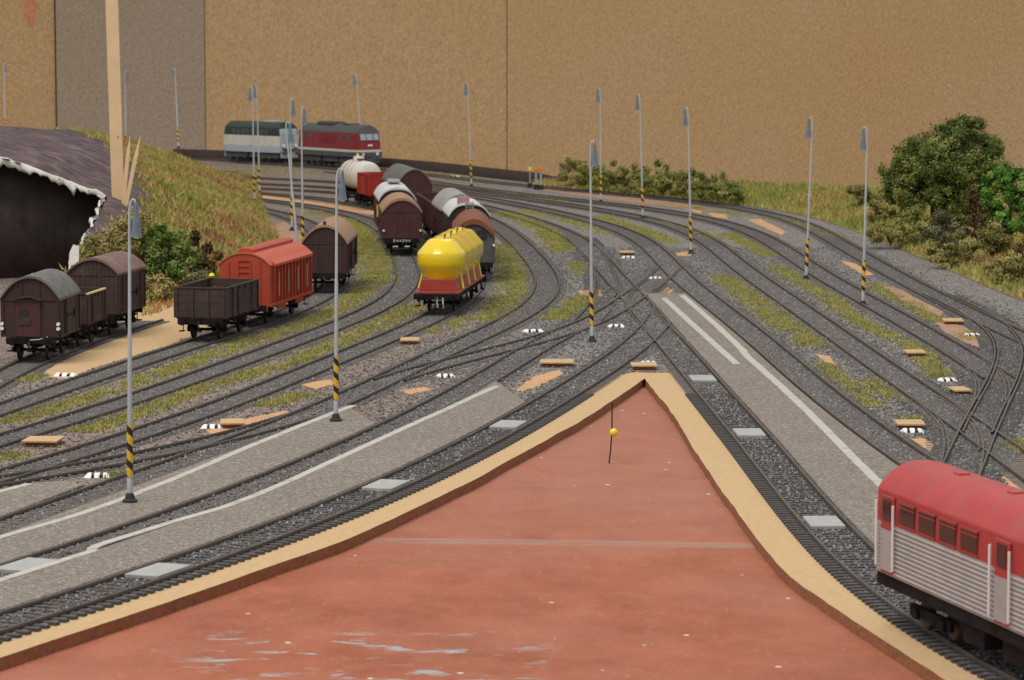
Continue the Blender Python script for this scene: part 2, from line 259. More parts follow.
def tag(o, label=None, cat=None, group=None, kind=None):
    if label: o['label'] = label
    if cat: o['category'] = cat
    if group: o['group'] = group
    if kind: o['kind'] = kind
    return o

def thing(name, label, cat, loc=(0, 0, 0), rz=0, group=None):
    o = bpy.data.objects.new(name, None)
    o.empty_display_size = 0.3
    COL.objects.link(o)
    o.location = loc
    o.rotation_euler = (0, 0, rz)
    return tag(o, label, cat, group)

def copy_tree(o, parent=None):
    c = o.copy()
    COL.objects.link(c)
    c.parent = parent
    for ch in list(o.children):
        copy_tree(ch, c)
    return c

# ------------------------------------------------------------------ materials
def mat(name, col, rough=0.7, metal=0.0, var=0.15, scale=1.5, bump=0.0, bscale=8.0, spec=0.4, dirt=None, dscale=0.6, damount=0.5, coat=0.0):
    """plain painted, wooden or mineral surface: base colour with mottling, an optional second dirt tone and fine relief"""
    m = bpy.data.materials.new(name)
    m.use_nodes = True
    nt = m.node_tree
    N, Lk = nt.nodes, nt.links
    b = N['Principled BSDF']
    b.inputs['Roughness'].default_value = rough
    b.inputs['Metallic'].default_value = metal
    b.inputs['Specular IOR Level'].default_value = spec
    b.inputs['Coat Weight'].default_value = coat
    tc = N.new('ShaderNodeTexCoord')
    n1 = N.new('ShaderNodeTexNoise')
    n1.inputs['Scale'].default_value = scale
    n1.inputs['Detail'].default_value = 6
    n1.inputs['Roughness'].default_value = 0.65
    Lk.new(tc.outputs['Object'], n1.inputs['Vector'])
    r = N.new('ShaderNodeValToRGB')
    r.color_ramp.elements[0].position = 0.3
    r.color_ramp.elements[1].position = 0.7
    lo = [max(0, c * (1 - var)) for c in col]
    hi = [min(1, c * (1 + var)) for c in col]
    r.color_ramp.elements[0].color = (*lo, 1)
    r.color_ramp.elements[1].color = (*hi, 1)
    Lk.new(n1.outputs['Fac'], r.inputs['Fac'])
    src = r.outputs['Color']
    if dirt:
        n2 = N.new('ShaderNodeTexNoise')
        n2.inputs['Scale'].default_value = dscale
        n2.inputs['Detail'].default_value = 8
        n2.inputs['Roughness'].default_value = 0.7
        Lk.new(tc.outputs['Object'], n2.inputs['Vector'])
        rr = N.new('ShaderNodeMapRange')
        rr.inputs['From Min'].default_value = 0.62 - damount * 0.3
        rr.inputs['From Max'].default_value = 0.78 - damount * 0.2
        rr.inputs['To Max'].default_value = 0.85
        Lk.new(n2.outputs['Fac'], rr.inputs['Value'])
        mx = N.new('ShaderNodeMix')
        mx.data_type = 'RGBA'
        mx.inputs['B'].default_value = (*dirt, 1)
        Lk.new(rr.outputs['Result'], mx.inputs['Factor'])
        Lk.new(src, mx.inputs['A'])
        src = mx.outputs['Result']
    Lk.new(src, b.inputs['Base Color'])
    if bump:
        n3 = N.new('ShaderNodeTexNoise')
        n3.inputs['Scale'].default_value = bscale
        n3.inputs['Detail'].default_value = 5
        Lk.new(tc.outputs['Object'], n3.inputs['Vector'])
        bp = N.new('ShaderNodeBump')
        bp.inputs['Strength'].default_value = 0.8
        bp.inputs['Distance'].default_value = bump
        Lk.new(n3.outputs['Fac'], bp.inputs['Height'])
        Lk.new(bp.outputs['Normal'], b.inputs['Normal'])
    return m

def ramp(N, stops):
    r = N.new('ShaderNodeValToRGB')
    e = r.color_ramp.elements
    e[0].position, e[0].color = stops[0][0], (*stops[0][1], 1)
    e[1].position, e[1].color = stops[-1][0], (*stops[-1][1], 1)
    for p, c in stops[1:-1]:
        x = e.new(p)
        x.color = (*c, 1)
    return r

def gravel_mat(name, cells, tones, patch, bump, warm=None):
    m = bpy.data.materials.new(name)
    m.use_nodes = True
    nt = m.node_tree
    N, Lk = nt.nodes, nt.links
    b = N['Principled BSDF']
    b.inputs['Roughness'].default_value = 0.9
    b.inputs['Specular IOR Level'].default_value = 0.25
    tc = N.new('ShaderNodeTexCoord')
    vo = N.new('ShaderNodeTexVoronoi')
    vo.inputs['Scale'].default_value = cells
    Lk.new(tc.outputs['Object'], vo.inputs['Vector'])
    sp = N.new('ShaderNodeSeparateColor')
    Lk.new(vo.outputs['Color'], sp.inputs['Color'])
    r = ramp(N, tones)
    Lk.new(sp.outputs['Red'], r.inputs['Fac'])
    n = N.new('ShaderNodeTexNoise')
    n.inputs['Scale'].default_value = 0.16
    n.inputs['Detail'].default_value = 7
    n.inputs['Roughness'].default_value = 0.7
    Lk.new(tc.outputs['Object'], n.inputs['Vector'])
    mr = N.new('ShaderNodeMapRange')
    mr.inputs['From Min'].default_value = 0.42
    mr.inputs['From Max'].default_value = 0.68
    mr.inputs['To Max'].default_value = 0.7
    Lk.new(n.outputs['Fac'], mr.inputs['Value'])
    mx = N.new('ShaderNodeMix')
    mx.data_type = 'RGBA'
    mx.blend_type = 'MULTIPLY'
    mx.inputs['B'].default_value = (*patch, 1)
    Lk.new(mr.outputs['Result'], mx.inputs['Factor'])
    Lk.new(r.outputs['Color'], mx.inputs['A'])
    out = mx.outputs['Result']
    if warm:                # earthier stone in the older left-hand yard
        sx = N.new('ShaderNodeSeparateXYZ')
        Lk.new(tc.outputs['Object'], sx.inputs[0])
        ad = N.new('ShaderNodeMath')
        ad.operation = 'MULTIPLY_ADD'
        ad.inputs[1].default_value = 14
        Lk.new(n.outputs['Fac'], ad.inputs[0])
        Lk.new(sx.outputs['X'], ad.inputs[2])
        wr = N.new('ShaderNodeMapRange')
        wr.inputs['From Min'].default_value = warm[0] + 7
        wr.inputs['From Max'].default_value = warm[1] + 7
        Lk.new(ad.outputs[0], wr.inputs['Value'])
        m2 = N.new('ShaderNodeMix')
        m2.data_type = 'RGBA'
        m2.blend_type = 'MULTIPLY'
        m2.inputs['B'].default_value = (1.06, 0.90, 0.80, 1)
        Lk.new(wr.outputs['Result'], m2.inputs['Factor'])
        Lk.new(out, m2.inputs['A'])
        out = m2.outputs['Result']
    Lk.new(out, b.inputs['Base Color'])
    bp = N.new('ShaderNodeBump')
    bp.inputs['Distance'].default_value = bump
    bp.inputs['Strength'].default_value = 1
    Lk.new(vo.outputs['Distance'], bp.inputs['Height'])
    bp.invert = True
    Lk.new(bp.outputs['Normal'], b.inputs['Normal'])
    return m

M = {}
M['ballast'] = gravel_mat('ballast', 9.0, [(0, (0.10, 0.094, 0.092)), (0.4, (0.185, 0.172, 0.166)), (0.8, (0.27, 0.25, 0.235)), (0.96, (0.36, 0.335, 0.31)), (1, (0.60, 0.57, 0.53))], (1.0, 0.82, 0.70), 0.06, (2.0, -6.0))
M['stone'] = mat('stone', (0.205, 0.193, 0.187), 0.85, var=0.45, scale=2.3)
M['stone_dark'] = mat('stone_dark', (0.12, 0.113, 0.114), 0.85, var=0.4, scale=2.3)
M['stone_pale'] = mat('stone_pale', (0.33, 0.31, 0.29), 0.85, var=0.4, scale=2.3)
M['platform'] = gravel_mat('platform_grit', 12.0, [(0, (0.155, 0.130, 0.110)), (0.5, (0.225, 0.192, 0.166)), (0.92, (0.285, 0.248, 0.215)), (1, (0.42, 0.385, 0.345))], (0.94, 0.87, 0.82), 0.025)
M['line'] = mat('line_paint', (0.47, 0.44, 0.39), 0.8, var=0.12, scale=3, dirt=(0.26, 0.23, 0.20), dscale=1.4, damount=0.35)
M['rail'] = mat('rail_rust', (0.068, 0.050, 0.039), 0.7, metal=0.1, var=0.3, scale=1.0)
M['railtop'] = mat('rail_head', (0.13, 0.103, 0.08), 0.55, metal=0.2, var=0.3, scale=0.7)
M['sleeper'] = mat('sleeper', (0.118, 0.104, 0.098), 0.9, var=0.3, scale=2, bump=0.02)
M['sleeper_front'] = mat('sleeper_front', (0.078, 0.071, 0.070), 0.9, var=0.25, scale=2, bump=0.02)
M['plate'] = mat('concrete', (0.36, 0.36, 0.34), 0.8, var=0.1, scale=2.5, dirt=(0.28, 0.27, 0.25), dscale=1.2, damount=0.2, bump=0.01)
M['cork'] = mat('cork', (0.53, 0.355, 0.185), 0.92, var=0.12, scale=6, dirt=(0.52, 0.31, 0.16), dscale=0.9, damount=0.15, bump=0.02, bscale=14)
M['corkpatch'] = mat('cork_patch', (0.56, 0.32, 0.16), 0.95, var=0.16, scale=3, dirt=(0.42, 0.22, 0.12), dscale=0.8, damount=0.4, bump=0.03, bscale=8)
M['corkside'] = mat('cork_edge', (0.27, 0.112, 0.048), 0.95, var=0.3, scale=5, bump=0.05, bscale=6, dirt=(0.33, 0.12, 0.065), dscale=0.5, damount=0.5)
M['soil'] = mat('bare_soil', (0.36, 0.21, 0.14), 0.95, var=0.3, scale=3, dirt=(0.46, 0.27, 0.15), dscale=0.5, damount=0.5, bump=0.05)
M['steel'] = mat('grey_steel', (0.46, 0.47, 0.49), 0.5, metal=0.1, var=0.08)
M['shade'] = mat('lamp_shade', (0.15, 0.19, 0.22), 0.28, metal=0.2, var=0.15, spec=0.6)
M['black'] = mat('black', (0.022, 0.021, 0.022), 0.7, var=0.2)
M['frame'] = mat('frame_black', (0.014, 0.013, 0.013), 0.85, var=0.4, spec=0.1, dirt=(0.03, 0.023, 0.02), dscale=2)
M['wheel'] = mat('wheel', (0.024, 0.021, 0.02), 0.5, metal=0.3, var=0.3)
M['yellow'] = mat('yellow_paint', (0.74, 0.44, 0.04), 0.5, var=0.08)
M['white'] = mat('white_paint', (0.80, 0.80, 0.77), 0.6, var=0.05)
M['brown'] = mat('wagon_brown', (0.050, 0.022, 0.018), 0.65, var=0.22, scale=2.5, dirt=(0.028, 0.018, 0.016), dscale=1.2)
M['brown2'] = mat('wagon_brown_weathered', (0.055, 0.033, 0.027), 0.75, var=0.28, scale=3, dirt=(0.095, 0.066, 0.055), dscale=1.1, damount=0.35)
M['brown3'] = mat('wagon_red_brown', (0.078, 0.026, 0.024), 0.6, var=0.16, scale=2.5, dirt=(0.045, 0.02, 0.019), dscale=1)
M['roofgrey'] = mat('roof_grey', (0.13, 0.125, 0.115), 0.85, var=0.25, scale=3, dirt=(0.21, 0.19, 0.16), dscale=2)
M['rooflight'] = mat('roof_light_grey', (0.33, 0.32, 0.30), 0.8, var=0.15, scale=3, dirt=(0.2, 0.18, 0.16), dscale=1.3)
M['roofwhite'] = mat('roof_white', (0.60, 0.59, 0.57), 0.75, var=0.08, scale=3, dirt=(0.40, 0.36, 0.33), dscale=1.0, damount=0.25)
M['rooftan'] = mat('roof_tan', (0.34, 0.20, 0.12), 0.8, var=0.15, scale=3)
M['roofbrown'] = mat('roof_brown', (0.17, 0.095, 0.08), 0.75, var=0.2, scale=3, dirt=(0.25, 0.16, 0.13), dscale=1)
M['rust'] = mat('roof_rust', (0.21, 0.065, 0.032), 0.7, var=0.2, scale=3)
M['red'] = mat('wagon_red', (0.42, 0.060, 0.028), 0.5, var=0.08, dirt=(0.30, 0.05, 0.028), dscale=0.9, damount=0.3)
M['redroof'] = mat('wagon_red_roof', (0.50, 0.085, 0.035), 0.5, var=0.06)
M['redbright'] = mat('red_gondola', (0.36, 0.026, 0.018), 0.5, var=0.12)
M['deck'] = mat('deck_red', (0.33, 0.05, 0.03), 0.45, var=0.12)
M['silo'] = mat('silo_yellow', (0.86, 0.61, 0.01), 0.22, var=0.05, spec=0.55, coat=0.5)
M['cream'] = mat('cream', (0.62, 0.58, 0.47), 0.5, var=0.06)
M['tank'] = mat('tank_white', (0.68, 0.64, 0.56), 0.45, var=0.06, dirt=(0.48, 0.33, 0.22), dscale=0.8, damount=0.1)
M['green'] = mat('loco_green', (0.028, 0.046, 0.036), 0.5, var=0.2)
M['ltgrey'] = mat('light_grey', (0.40, 0.43, 0.46), 0.5, var=0.1)
M['maroon'] = mat('loco_maroon', (0.24, 0.015, 0.018), 0.4, var=0.12)
M['dkgrey'] = mat('dark_grey', (0.085, 0.085, 0.085), 0.7, var=0.2)
M['glass'] = mat('window_glass', (0.30, 0.36, 0.42), 0.08, var=0.05, spec=0.8)
M['darkglass'] = mat('dark_glass', (0.030, 0.016, 0.016), 0.1, var=0.1, spec=0.7)
M['carred'] = mat('railcar_red', (0.40, 0.040, 0.036), 0.5, var=0.1, scale=1.2, dirt=(0.33, 0.075, 0.06), dscale=0.7, damount=0.4)
M['carsilver'] = mat('railcar_silver', (0.40, 0.385, 0.365), 0.5, metal=0.15, var=0.1, scale=1.0, dirt=(0.30, 0.275, 0.25), dscale=0.7, damount=0.35)
M['wood'] = mat('pale_wood', (0.72, 0.50, 0.29), 0.75, var=0.1, scale=0.8)
M['plaster'] = mat('torn_plaster', (0.72, 0.68, 0.62), 0.9, var=0.15, scale=2, dirt=(0.42, 0.35, 0.31), dscale=1.0, damount=0.4, bump=0.06)
M['orange'] = mat('orange', (0.85, 0.20, 0.02), 0.5, var=0.05)
M['lemon'] = mat('lemon', (0.80, 0.68, 0.03), 0.4, var=0.05)
M['bark'] = mat('bark', (0.11, 0.075, 0.05), 0.9, var=0.3, scale=4, bump=0.03)

# ------------------------------------------------------------------ the backdrop wall: fibreboard sheets set side by side
def fibre_mat(name, lo, mid, hi):
    m = bpy.data.materials.new(name)
    m.use_nodes = True
    N, Lk = m.node_tree.nodes, m.node_tree.links
    b = N['Principled BSDF']
    b.inputs['Roughness'].default_value = 0.95
    b.inputs['Specular IOR Level'].default_value = 0.15
    tc = N.new('ShaderNodeTexCoord')
    mp = N.new('ShaderNodeMapping')
    mp.inputs['Rotation'].default_value = (0, R(18), 0)
    mp.inputs['Scale'].default_value = (1.25, 1.0, 0.9)
    Lk.new(tc.outputs['Object'], mp.inputs['Vector'])
    n1 = N.new('ShaderNodeTexNoise')
    n1.inputs['Scale'].default_value = 2.6
    n1.inputs['Detail'].default_value = 5
    n1.inputs['Roughness'].default_value = 0.62
    n1.inputs['Distortion'].default_value = 0.6
    Lk.new(mp.outputs['Vector'], n1.inputs['Vector'])
    r = ramp(N, [(0.30, lo), (0.5, mid), (0.72, hi)])
    Lk.new(n1.outputs['Fac'], r.inputs['Fac'])
    n2 = N.new('ShaderNodeTexNoise')
    n2.inputs['Scale'].default_value = 0.03
    n2.inputs['Detail'].default_value = 6
    Lk.new(tc.outputs['Object'], n2.inputs['Vector'])
    mr = N.new('ShaderNodeMapRange')
    mr.inputs['From Min'].default_value = 0.35
    mr.inputs['From Max'].default_value = 0.7
    mr.inputs['To Min'].default_value = 0.0
    mr.inputs['To Max'].default_value = 0.45
    Lk.new(n2.outputs['Fac'], mr.inputs['Value'])
    mx = N.new('ShaderNodeMix')
    mx.data_type = 'RGBA'
    mx.blend_type = 'MULTIPLY'
    mx.inputs['B'].default_value = (0.96, 0.82, 0.76, 1)
    Lk.new(mr.outputs['Result'], mx.inputs['Factor'])
    Lk.new(r.outputs['Color'], mx.inputs['A'])
    Lk.new(mx.outputs['Result'], b.inputs['Base Color'])
    bp = N.new('ShaderNodeBump')
    bp.inputs['Distance'].default_value = 0.25
    bp.inputs['Strength'].default_value = 0.7
    Lk.new(n1.outputs['Fac'], bp.inputs['Height'])
    Lk.new(bp.outputs['Normal'], b.inputs['Normal'])
    return m

M['fibre'] = fibre_mat('fibreboard', (0.32, 0.195, 0.090), (0.43, 0.27, 0.130), (0.54, 0.352, 0.182))
M['fibregrey'] = fibre_mat('fibreboard_grey', (0.225, 0.162, 0.110), (0.305, 0.225, 0.158), (0.385, 0.292, 0.215))
wall = thing('backdrop_wall', None, None, (0, 480, 0))
wall['kind'] = 'structure'
for x0, x1, dy, k in ((-150, -68.4, 0.6, 'fibre'), (-68.1, -45.95, 0, 'fibregrey'), (-45.85, -0.80, 0.12, 'fibre'), (-0.70, 150, 0.0, 'fibre')):
    MB().box(((x0 + x1) / 2, dy + 1.5, 5), (x1 - x0, 3, 150)).build('wall_panel', M[k], wall)
sm = [(0.9 * math.cos(a) * (1 + 0.25 * math.sin(3 * a)), 2.3 * math.sin(a)) for a in np.linspace(0, 6.28, 18, endpoint=False)]
o = MB().slab(sm, 0, 0.02).build('red_smear', mat('red_smear', (0.44, 0.175, 0.085), 0.95, var=0.25, scale=1.5), wall)
o.location = (-71.9, 0.58, 18.0)
o.rotation_euler = (R(90), 0, 0)
MB().box((0, 5.5, 5), (310, 1, 150)).build('wall_frame', M['black'], wall)

# ------------------------------------------------------------------ red painted table inside the V of the layout
def red_mat():
    m = bpy.data.materials.new('red_board_paint')
    m.use_nodes = True
    N, Lk = m.node_tree.nodes, m.node_tree.links
    b = N['Principled BSDF']
    b.inputs['Roughness'].default_value = 0.7
    b.inputs['Specular IOR Level'].default_value = 0.12
    tc = N.new('ShaderNodeTexCoord')
    geo = N.new('ShaderNodeNewGeometry')
    P = geo.outputs['Position']
    def noise_(scale, detail, stretch=None, dist=0.0):
        n = N.new('ShaderNodeTexNoise')
        n.inputs['Scale'].default_value = scale
        n.inputs['Detail'].default_value = detail
        n.inputs['Roughness'].default_value = 0.65
        n.inputs['Distortion'].default_value = dist
        if stretch:
            mp = N.new('ShaderNodeMapping')
            mp.inputs['Scale'].default_value = stretch
            Lk.new(P, mp.inputs['Vector'])
            Lk.new(mp.outputs['Vector'], n.inputs['Vector'])
        else:
            Lk.new(P, n.inputs['Vector'])
        return n.outputs['Fac']
    def rng(v, a, c, lo=0.0, hi=1.0):
        r = N.new('ShaderNodeMapRange')
        r.inputs['From Min'].default_value = a
        r.inputs['From Max'].default_value = c
        r.inputs['To Min'].default_value = lo
        r.inputs['To Max'].default_value = hi
        Lk.new(v, r.inputs['Value'])
        return r.outputs['Result']
    def mix(f, a, col, blend='MIX'):
        x = N.new('ShaderNodeMix')
        x.data_type = 'RGBA'
        x.blend_type = blend
        x.inputs['B'].default_value = (*col, 1)
        Lk.new(f, x.inputs['Factor'])
        Lk.new(a, x.inputs['A'])
        return x.outputs['Result']
    def math_(op, a, c):
        x = N.new('ShaderNodeMath')
        x.operation = op
        for i, v in enumerate((a, c)):
            if isinstance(v, (int, float)):
                x.inputs[i].default_value = v
            else:
                Lk.new(v, x.inputs[i])
        return x.outputs[0]
    sep0 = N.new('ShaderNodeSeparateXYZ')
    Lk.new(P, sep0.inputs[0])
    r = ramp(N, [(0.3, (0.275, 0.080, 0.041)), (0.5, (0.345, 0.108, 0.056)), (0.72, (0.41, 0.138, 0.076))])
    Lk.new(noise_(0.45, 9, (0.9, 0.6, 1)), r.inputs['Fac'])
    c = r.outputs['Color']
    c = mix(rng(noise_(1.5, 8, (0.7, 0.7, 1)), 0.52, 0.76, 0, 0.45), c, (0.40, 0.175, 0.115))
    c = mix(rng(noise_(0.12, 5), 0.45, 0.75, 0, 0.55), c, (0.36, 0.165, 0.115))
    c = mix(math_('MULTIPLY', rng(sep0.outputs['Y'], 100, 118), rng(noise_(0.5, 6), 0.3, 0.6, 0.2, 0.6)), c, (0.37, 0.175, 0.125))
    c = mix(rng(noise_(5, 4), 0.55, 0.8, 0, 0.55), c, (0.23, 0.07, 0.04))
    c = mix(rng(noise_(9, 6, (1.0, 0.5, 1)), 0.54, 0.72, 0, 0.5), c, (0.43, 0.19, 0.125))
    c = mix(rng(noise_(3.1, 8, (1.4, 0.35, 1), 0.8), 0.60, 0.70, 0, 0.4), c, (0.47, 0.27, 0.20))
    # worn grey scrapes where the paint has come off, on the near board
    sep = N.new('ShaderNodeSeparateXYZ')
    Lk.new(P, sep.inputs[0])
    near = math_('MULTIPLY', math_('MULTIPLY', rng(sep.outputs['Y'], 91.5, 89.5), rng(sep.outputs['X'], 1.5, 0.0)), rng(sep.outputs['X'], -9.5, -8.0))
    scr = math_('MULTIPLY', rng(noise_(1.1, 6, (0.42, 1.0, 1), 0.5), 0.575, 0.62), rng(noise_(4.0, 6, (0.5, 1.2, 1)), 0.36, 0.5, 0.2, 0.9))
    c = mix(math_('MULTIPLY', near, scr), c, (0.35, 0.385, 0.39))
    # worn lip along the joint of the two boards
    j = math_('ABSOLUTE', math_('SUBTRACT', math_('ADD', sep.outputs['Y'], math_('MULTIPLY', sep.outputs['X'], 0.09)), 106.6), 0)
    lip = math_('MULTIPLY', rng(j, 0.75, 0.3), rng(noise_(0.8, 5, (0.6, 3, 1)), 0.3, 0.55, 0.12, 0.5))
    c = mix(lip, c, (0.36, 0.27, 0.225))
    # chips
    vo = N.new('ShaderNodeTexVoronoi')
    vo.inputs['Scale'].default_value = 0.8
    Lk.new(P, vo.inputs['Vector'])
    s2 = N.new('ShaderNodeSeparateColor')
    Lk.new(vo.outputs['Color'], s2.inputs['Color'])
    chip = math_('MULTIPLY', rng(vo.outputs['Distance'], 0.085, 0.06), rng(s2.outputs['Red'], 0.66, 0.68))
    c = mix(chip, c, (0.66, 0.58, 0.52))
    Lk.new(c, b.inputs['Base Color'])
    bp = N.new('ShaderNodeBump')
    bp.inputs['Distance'].default_value = 0.03
    Lk.new(noise_(2.2, 6), bp.inputs['Height'])
    Lk.new(bp.outputs['Normal'], b.inputs['Normal'])
    return m

M['redboard'] = red_mat()
RED_Z = -0.43
red = thing('red_table', None, None, (0, 0, 0))
red['kind'] = 'structure'
def jy(x): return 106.6 - 0.09 * x
MB().slab([(-60, 55), (60, 55), (60, jy(60) - 0.008), (-60, jy(-60) - 0.008)], RED_Z - 0.6, RED_Z).build('board', M['redboard'], red, bevel=0.01)
MB().slab([(-60, jy(-60) + 0.008), (60, jy(60) + 0.008), (60, 170), (-60, 170)], RED_Z - 0.6, RED_Z + 0.004).build('board', M['redboard'], red, bevel=0.01)

# ------------------------------------------------------------------ paths
PATH = {k: dense(v) for k, v in TRACKS.items()}

# ------------------------------------------------------------------ tan baseboard with its cut edge
def rough_line(pts, step, amp, seed):
    rs = np.random.RandomState(seed)
    P = dense(pts, 6)
    _, n, s = frames(P)
    u = np.arange(0, s[-1], step)
    q = np.stack([np.interp(u, s, P[:, 0]), np.interp(u, s, P[:, 1])], 1)
    nn = np.stack([np.interp(u, s, n[:, 0]), np.interp(u, s, n[:, 1])], 1)
    w = np.convolve(rs.randn(len(u)), np.ones(4) / 4, 'same') * amp
    return q + nn * w[:, None]

tip = max(range(len(BOARD_EDGE)), key=lambda i: BOARD_EDGE[i][1])
edge = np.vstack([rough_line(BOARD_EDGE[:tip + 1], 0.9, 0.05, 1), [BOARD_EDGE[tip]], rough_line(BOARD_EDGE[tip:], 0.9, 0.05, 2)])
back = PATH['back']
back_edge = offset(back, 5.5)[::-1]
back_edge = np.array([p for p in back_edge if p[1] > 236])
outer = [(75, edge[-1][1]), (75, 236)] + [tuple(p) for p in back_edge[::4]] + [(-90, back_edge[-1][1]), (-90, edge[0][1])]
base = MB().slab([tuple(p) for p in edge] + outer, -1.6, -0.06, 0, 1)
tag(base.build('baseboard', [M['cork'], M['corkside']]), kind='structure')

# ------------------------------------------------------------------ ballasted ground
t1 = PATH['front_left']
mt = PATH['main_through']
fl = offset(t1, -1.12)
fl = np.array([p for p in fl if p[1] < 154.6])
mr_ = offset(mt, -1.12)
mr_ = np.array([p for p in mr_ if p[1] < 155.2])
def jag(P, amp, seed):
    rs = np.random.RandomState(seed)
    _, n, s = frames(P)
    u = np.arange(0, s[-1], 0.3)
    q = np.stack([np.interp(u, s, P[:, 0]), np.interp(u, s, P[:, 1])], 1)
    nn = np.stack([np.interp(u, s, n[:, 0]), np.interp(u, s, n[:, 1])], 1)
    return q + nn * (rs.rand(len(u)) * amp)[:, None]
ground_poly = [tuple(p) for p in jag(fl, 0.16, 3)] + [(6.0, 155.3), (6.8, 155.0)] + [tuple(p) for p in jag(mr_, 0.16, 4)]
be2 = offset(back, 4.2)[::-1]
be2 = np.array([p for p in be2 if p[1] > 238])
ground_poly += [(70, ground_poly[-1][1]), (70, 238)] + [tuple(p) for p in be2[::4]] + [(-85, be2[-1][1]), (-85, ground_poly[0][1])]
tag(MB().slab(ground_poly, -0.055, 0.0).build('ground', M['ballast']), kind='structure')

def blotch(poly, n=60, amp=0.16, seed=0):
    """uneven outline through the given corners"""
    rs = np.random.RandomState(seed)
    P = np.array(list(poly) + [poly[0]], float)
    s = np.r_[0, np.cumsum(np.linalg.norm(np.diff(P, axis=0), axis=1))]
    u = np.linspace(0, s[-1], n, endpoint=False)
    q = np.stack([np.interp(u, s, P[:, 0]), np.interp(u, s, P[:, 1])], 1)
    d = q - q.mean(0)
    d /= np.linalg.norm(d, axis=1)[:, None] + 1e-6
    return q + d * (rs.randn(n) * amp)[:, None]

PATCH_LABELS = ['large bare tan area between the two leftmost wagon rows', 'long narrow tan bare strip beside the third track, left of the second lamp post',
 'tan bare strip next to the wooden cover left of the arrow tip', 'round orange bare spot at the start of the right platform',
 'tan bare rectangle behind the lamp post left of the slip crossing', 'small tan bare spot at the foot of the lamp post beyond the crossing',
 'thin tan bare sliver between the second and third left tracks', 'small tan bare spot in the middle of the right tracks',
 'ragged tan bare spot near the roof of the red railcar', 'long tan bare strip by the outermost curve, right of the tall lamp posts',
 'tan bare spot on the outer curve, middle one of three', 'tan bare spot on the outer curve, leftmost of three', 'tan bare strip beside the outermost right track near the last lamp post',
 'tan bare board area at the right edge by the ladder track', 'thin orange bare strip between the far curves behind the tan roofed van',
 'orange bare spot at the foot of the grassy hill', 'pinkish bare strip along the hedge', 'tan bare spot left of the second lamp post foot', 'brown bare soil by the ladder points at right',
 'brown bare strip between the two outer right tracks']
SOIL = {16, 18, 19, 15}
for i, p in enumerate(PATCHES):
    o = MB().slab([tuple(q) for q in blotch(p, 90, 0.12 if i not in SOIL else 0.2, 20 + i)], -0.03, 0.012 + 0.0015 * i).build('bare_patch', M['soil' if i in SOIL else 'corkpatch' if i else 'cork'])
    tag(o, PATCH_LABELS[i], 'bare patch', 'bare patches of board')

# ------------------------------------------------------------------ hill: an unfinished plaster shell, torn open at the front
def sstep(a, b, x):
    t = np.clip((x - a) / (b - a), 0, 1)
    return t * t * (3 - 2 * t)
def hill_foot(y): return np.interp(y, [180, 190, 203, 225, 247, 275, 303, 345], [-21.6, -20.4, -18.2, -17.2, -18.0, -21.0, -23.8, -27.5])
def fbm(x, y, s):
    return noise.fractal((x * s, y * s, 3.1), 1.0, 2.0, 4)
def hill_h(x, y):
    w = hill_foot(y) - x
    z = np.interp(w, [-1, 0, 3, 6, 8, 10, 14, 18, 28, 60], [-0.5, 0, 1.6, 3.5, 4.8, 5.9, 7.9, 9.0, 9.8, 10.3])
    z = z * np.interp(y, [200, 240, 300, 350], [1, 0.92, 0.74, 0.5]) * (sstep(183, 213, y) + (1 - sstep(183, 213, y)) * sstep(9, 12, w)) * (1 - 0.9 * sstep(330, 360, y))
    return float(z + (0.35 * fbm(x, y, 0.22) + 0.12 * fbm(x, y, 0.9)) * np.clip(w / 3, 0, 1) - 0.1)
def hill_cut(x): return 212.5 + (x + 27) * 0.58 + 0.5 * fbm(x, 0, 0.8) if x < -27 else 0.0
xs = np.linspace(-80, -16.0, 108)
ys = np.linspace(183, 360, 230)
HV = [(x, y, hill_h(x, y)) for y in ys for x in xs]
HF = []
for j in range(len(ys) - 1):
    for i in range(len(xs) - 1):
        if ys[j] > hill_cut(xs[i]) or xs[i] > -27.2:
            a = j * len(xs) + i
            HF.append((a, a + 1, a + 1 + len(xs), a + len(xs)))
def hill_mat():
    m = bpy.data.materials.new('hill_surface')
    m.use_nodes = True
    N, Lk = m.node_tree.nodes, m.node_tree.links
    b = N['Principled BSDF']
    b.inputs['Roughness'].default_value = 0.95
    b.inputs['Specular IOR Level'].default_value = 0.1
    at = N.new('ShaderNodeAttribute')
    at.attribute_name = 'turf'
    tc = N.new('ShaderNodeTexCoord')
    n = N.new('ShaderNodeTexNoise')
    n.inputs['Scale'].default_value = 0.8
    n.inputs['Detail'].default_value = 8
    Lk.new(tc.outputs['Object'], n.inputs['Vector'])
    r1 = ramp(N, [(0.3, (0.075, 0.052, 0.055)), (0.5, (0.125, 0.09, 0.092)), (0.72, (0.20, 0.15, 0.15))])
    r2 = ramp(N, [(0.3, (0.12, 0.085, 0.03)), (0.5, (0.18, 0.115, 0.045)), (0.7, (0.24, 0.13, 0.06))])
    Lk.new(n.outputs['Fac'], r1.inputs['Fac'])
    Lk.new(n.outputs['Fac'], r2.inputs['Fac'])
    mx = N.new('ShaderNodeMix')
    mx.data_type = 'RGBA'
    Lk.new(at.outputs['Fac'], mx.inputs['Factor'])
    Lk.new(r1.outputs['Color'], mx.inputs['A'])
    Lk.new(r2.outputs['Color'], mx.inputs['B'])
    Lk.new(mx.outputs['Result'], b.inputs['Base Color'])
    bp = N.new('ShaderNodeBump')
    bp.inputs['Distance'].default_value = 0.25
    Lk.new(n.outputs['Fac'], bp.inputs['Height'])
    Lk.new(bp.outputs['Normal'], b.inputs['Normal'])
    return m
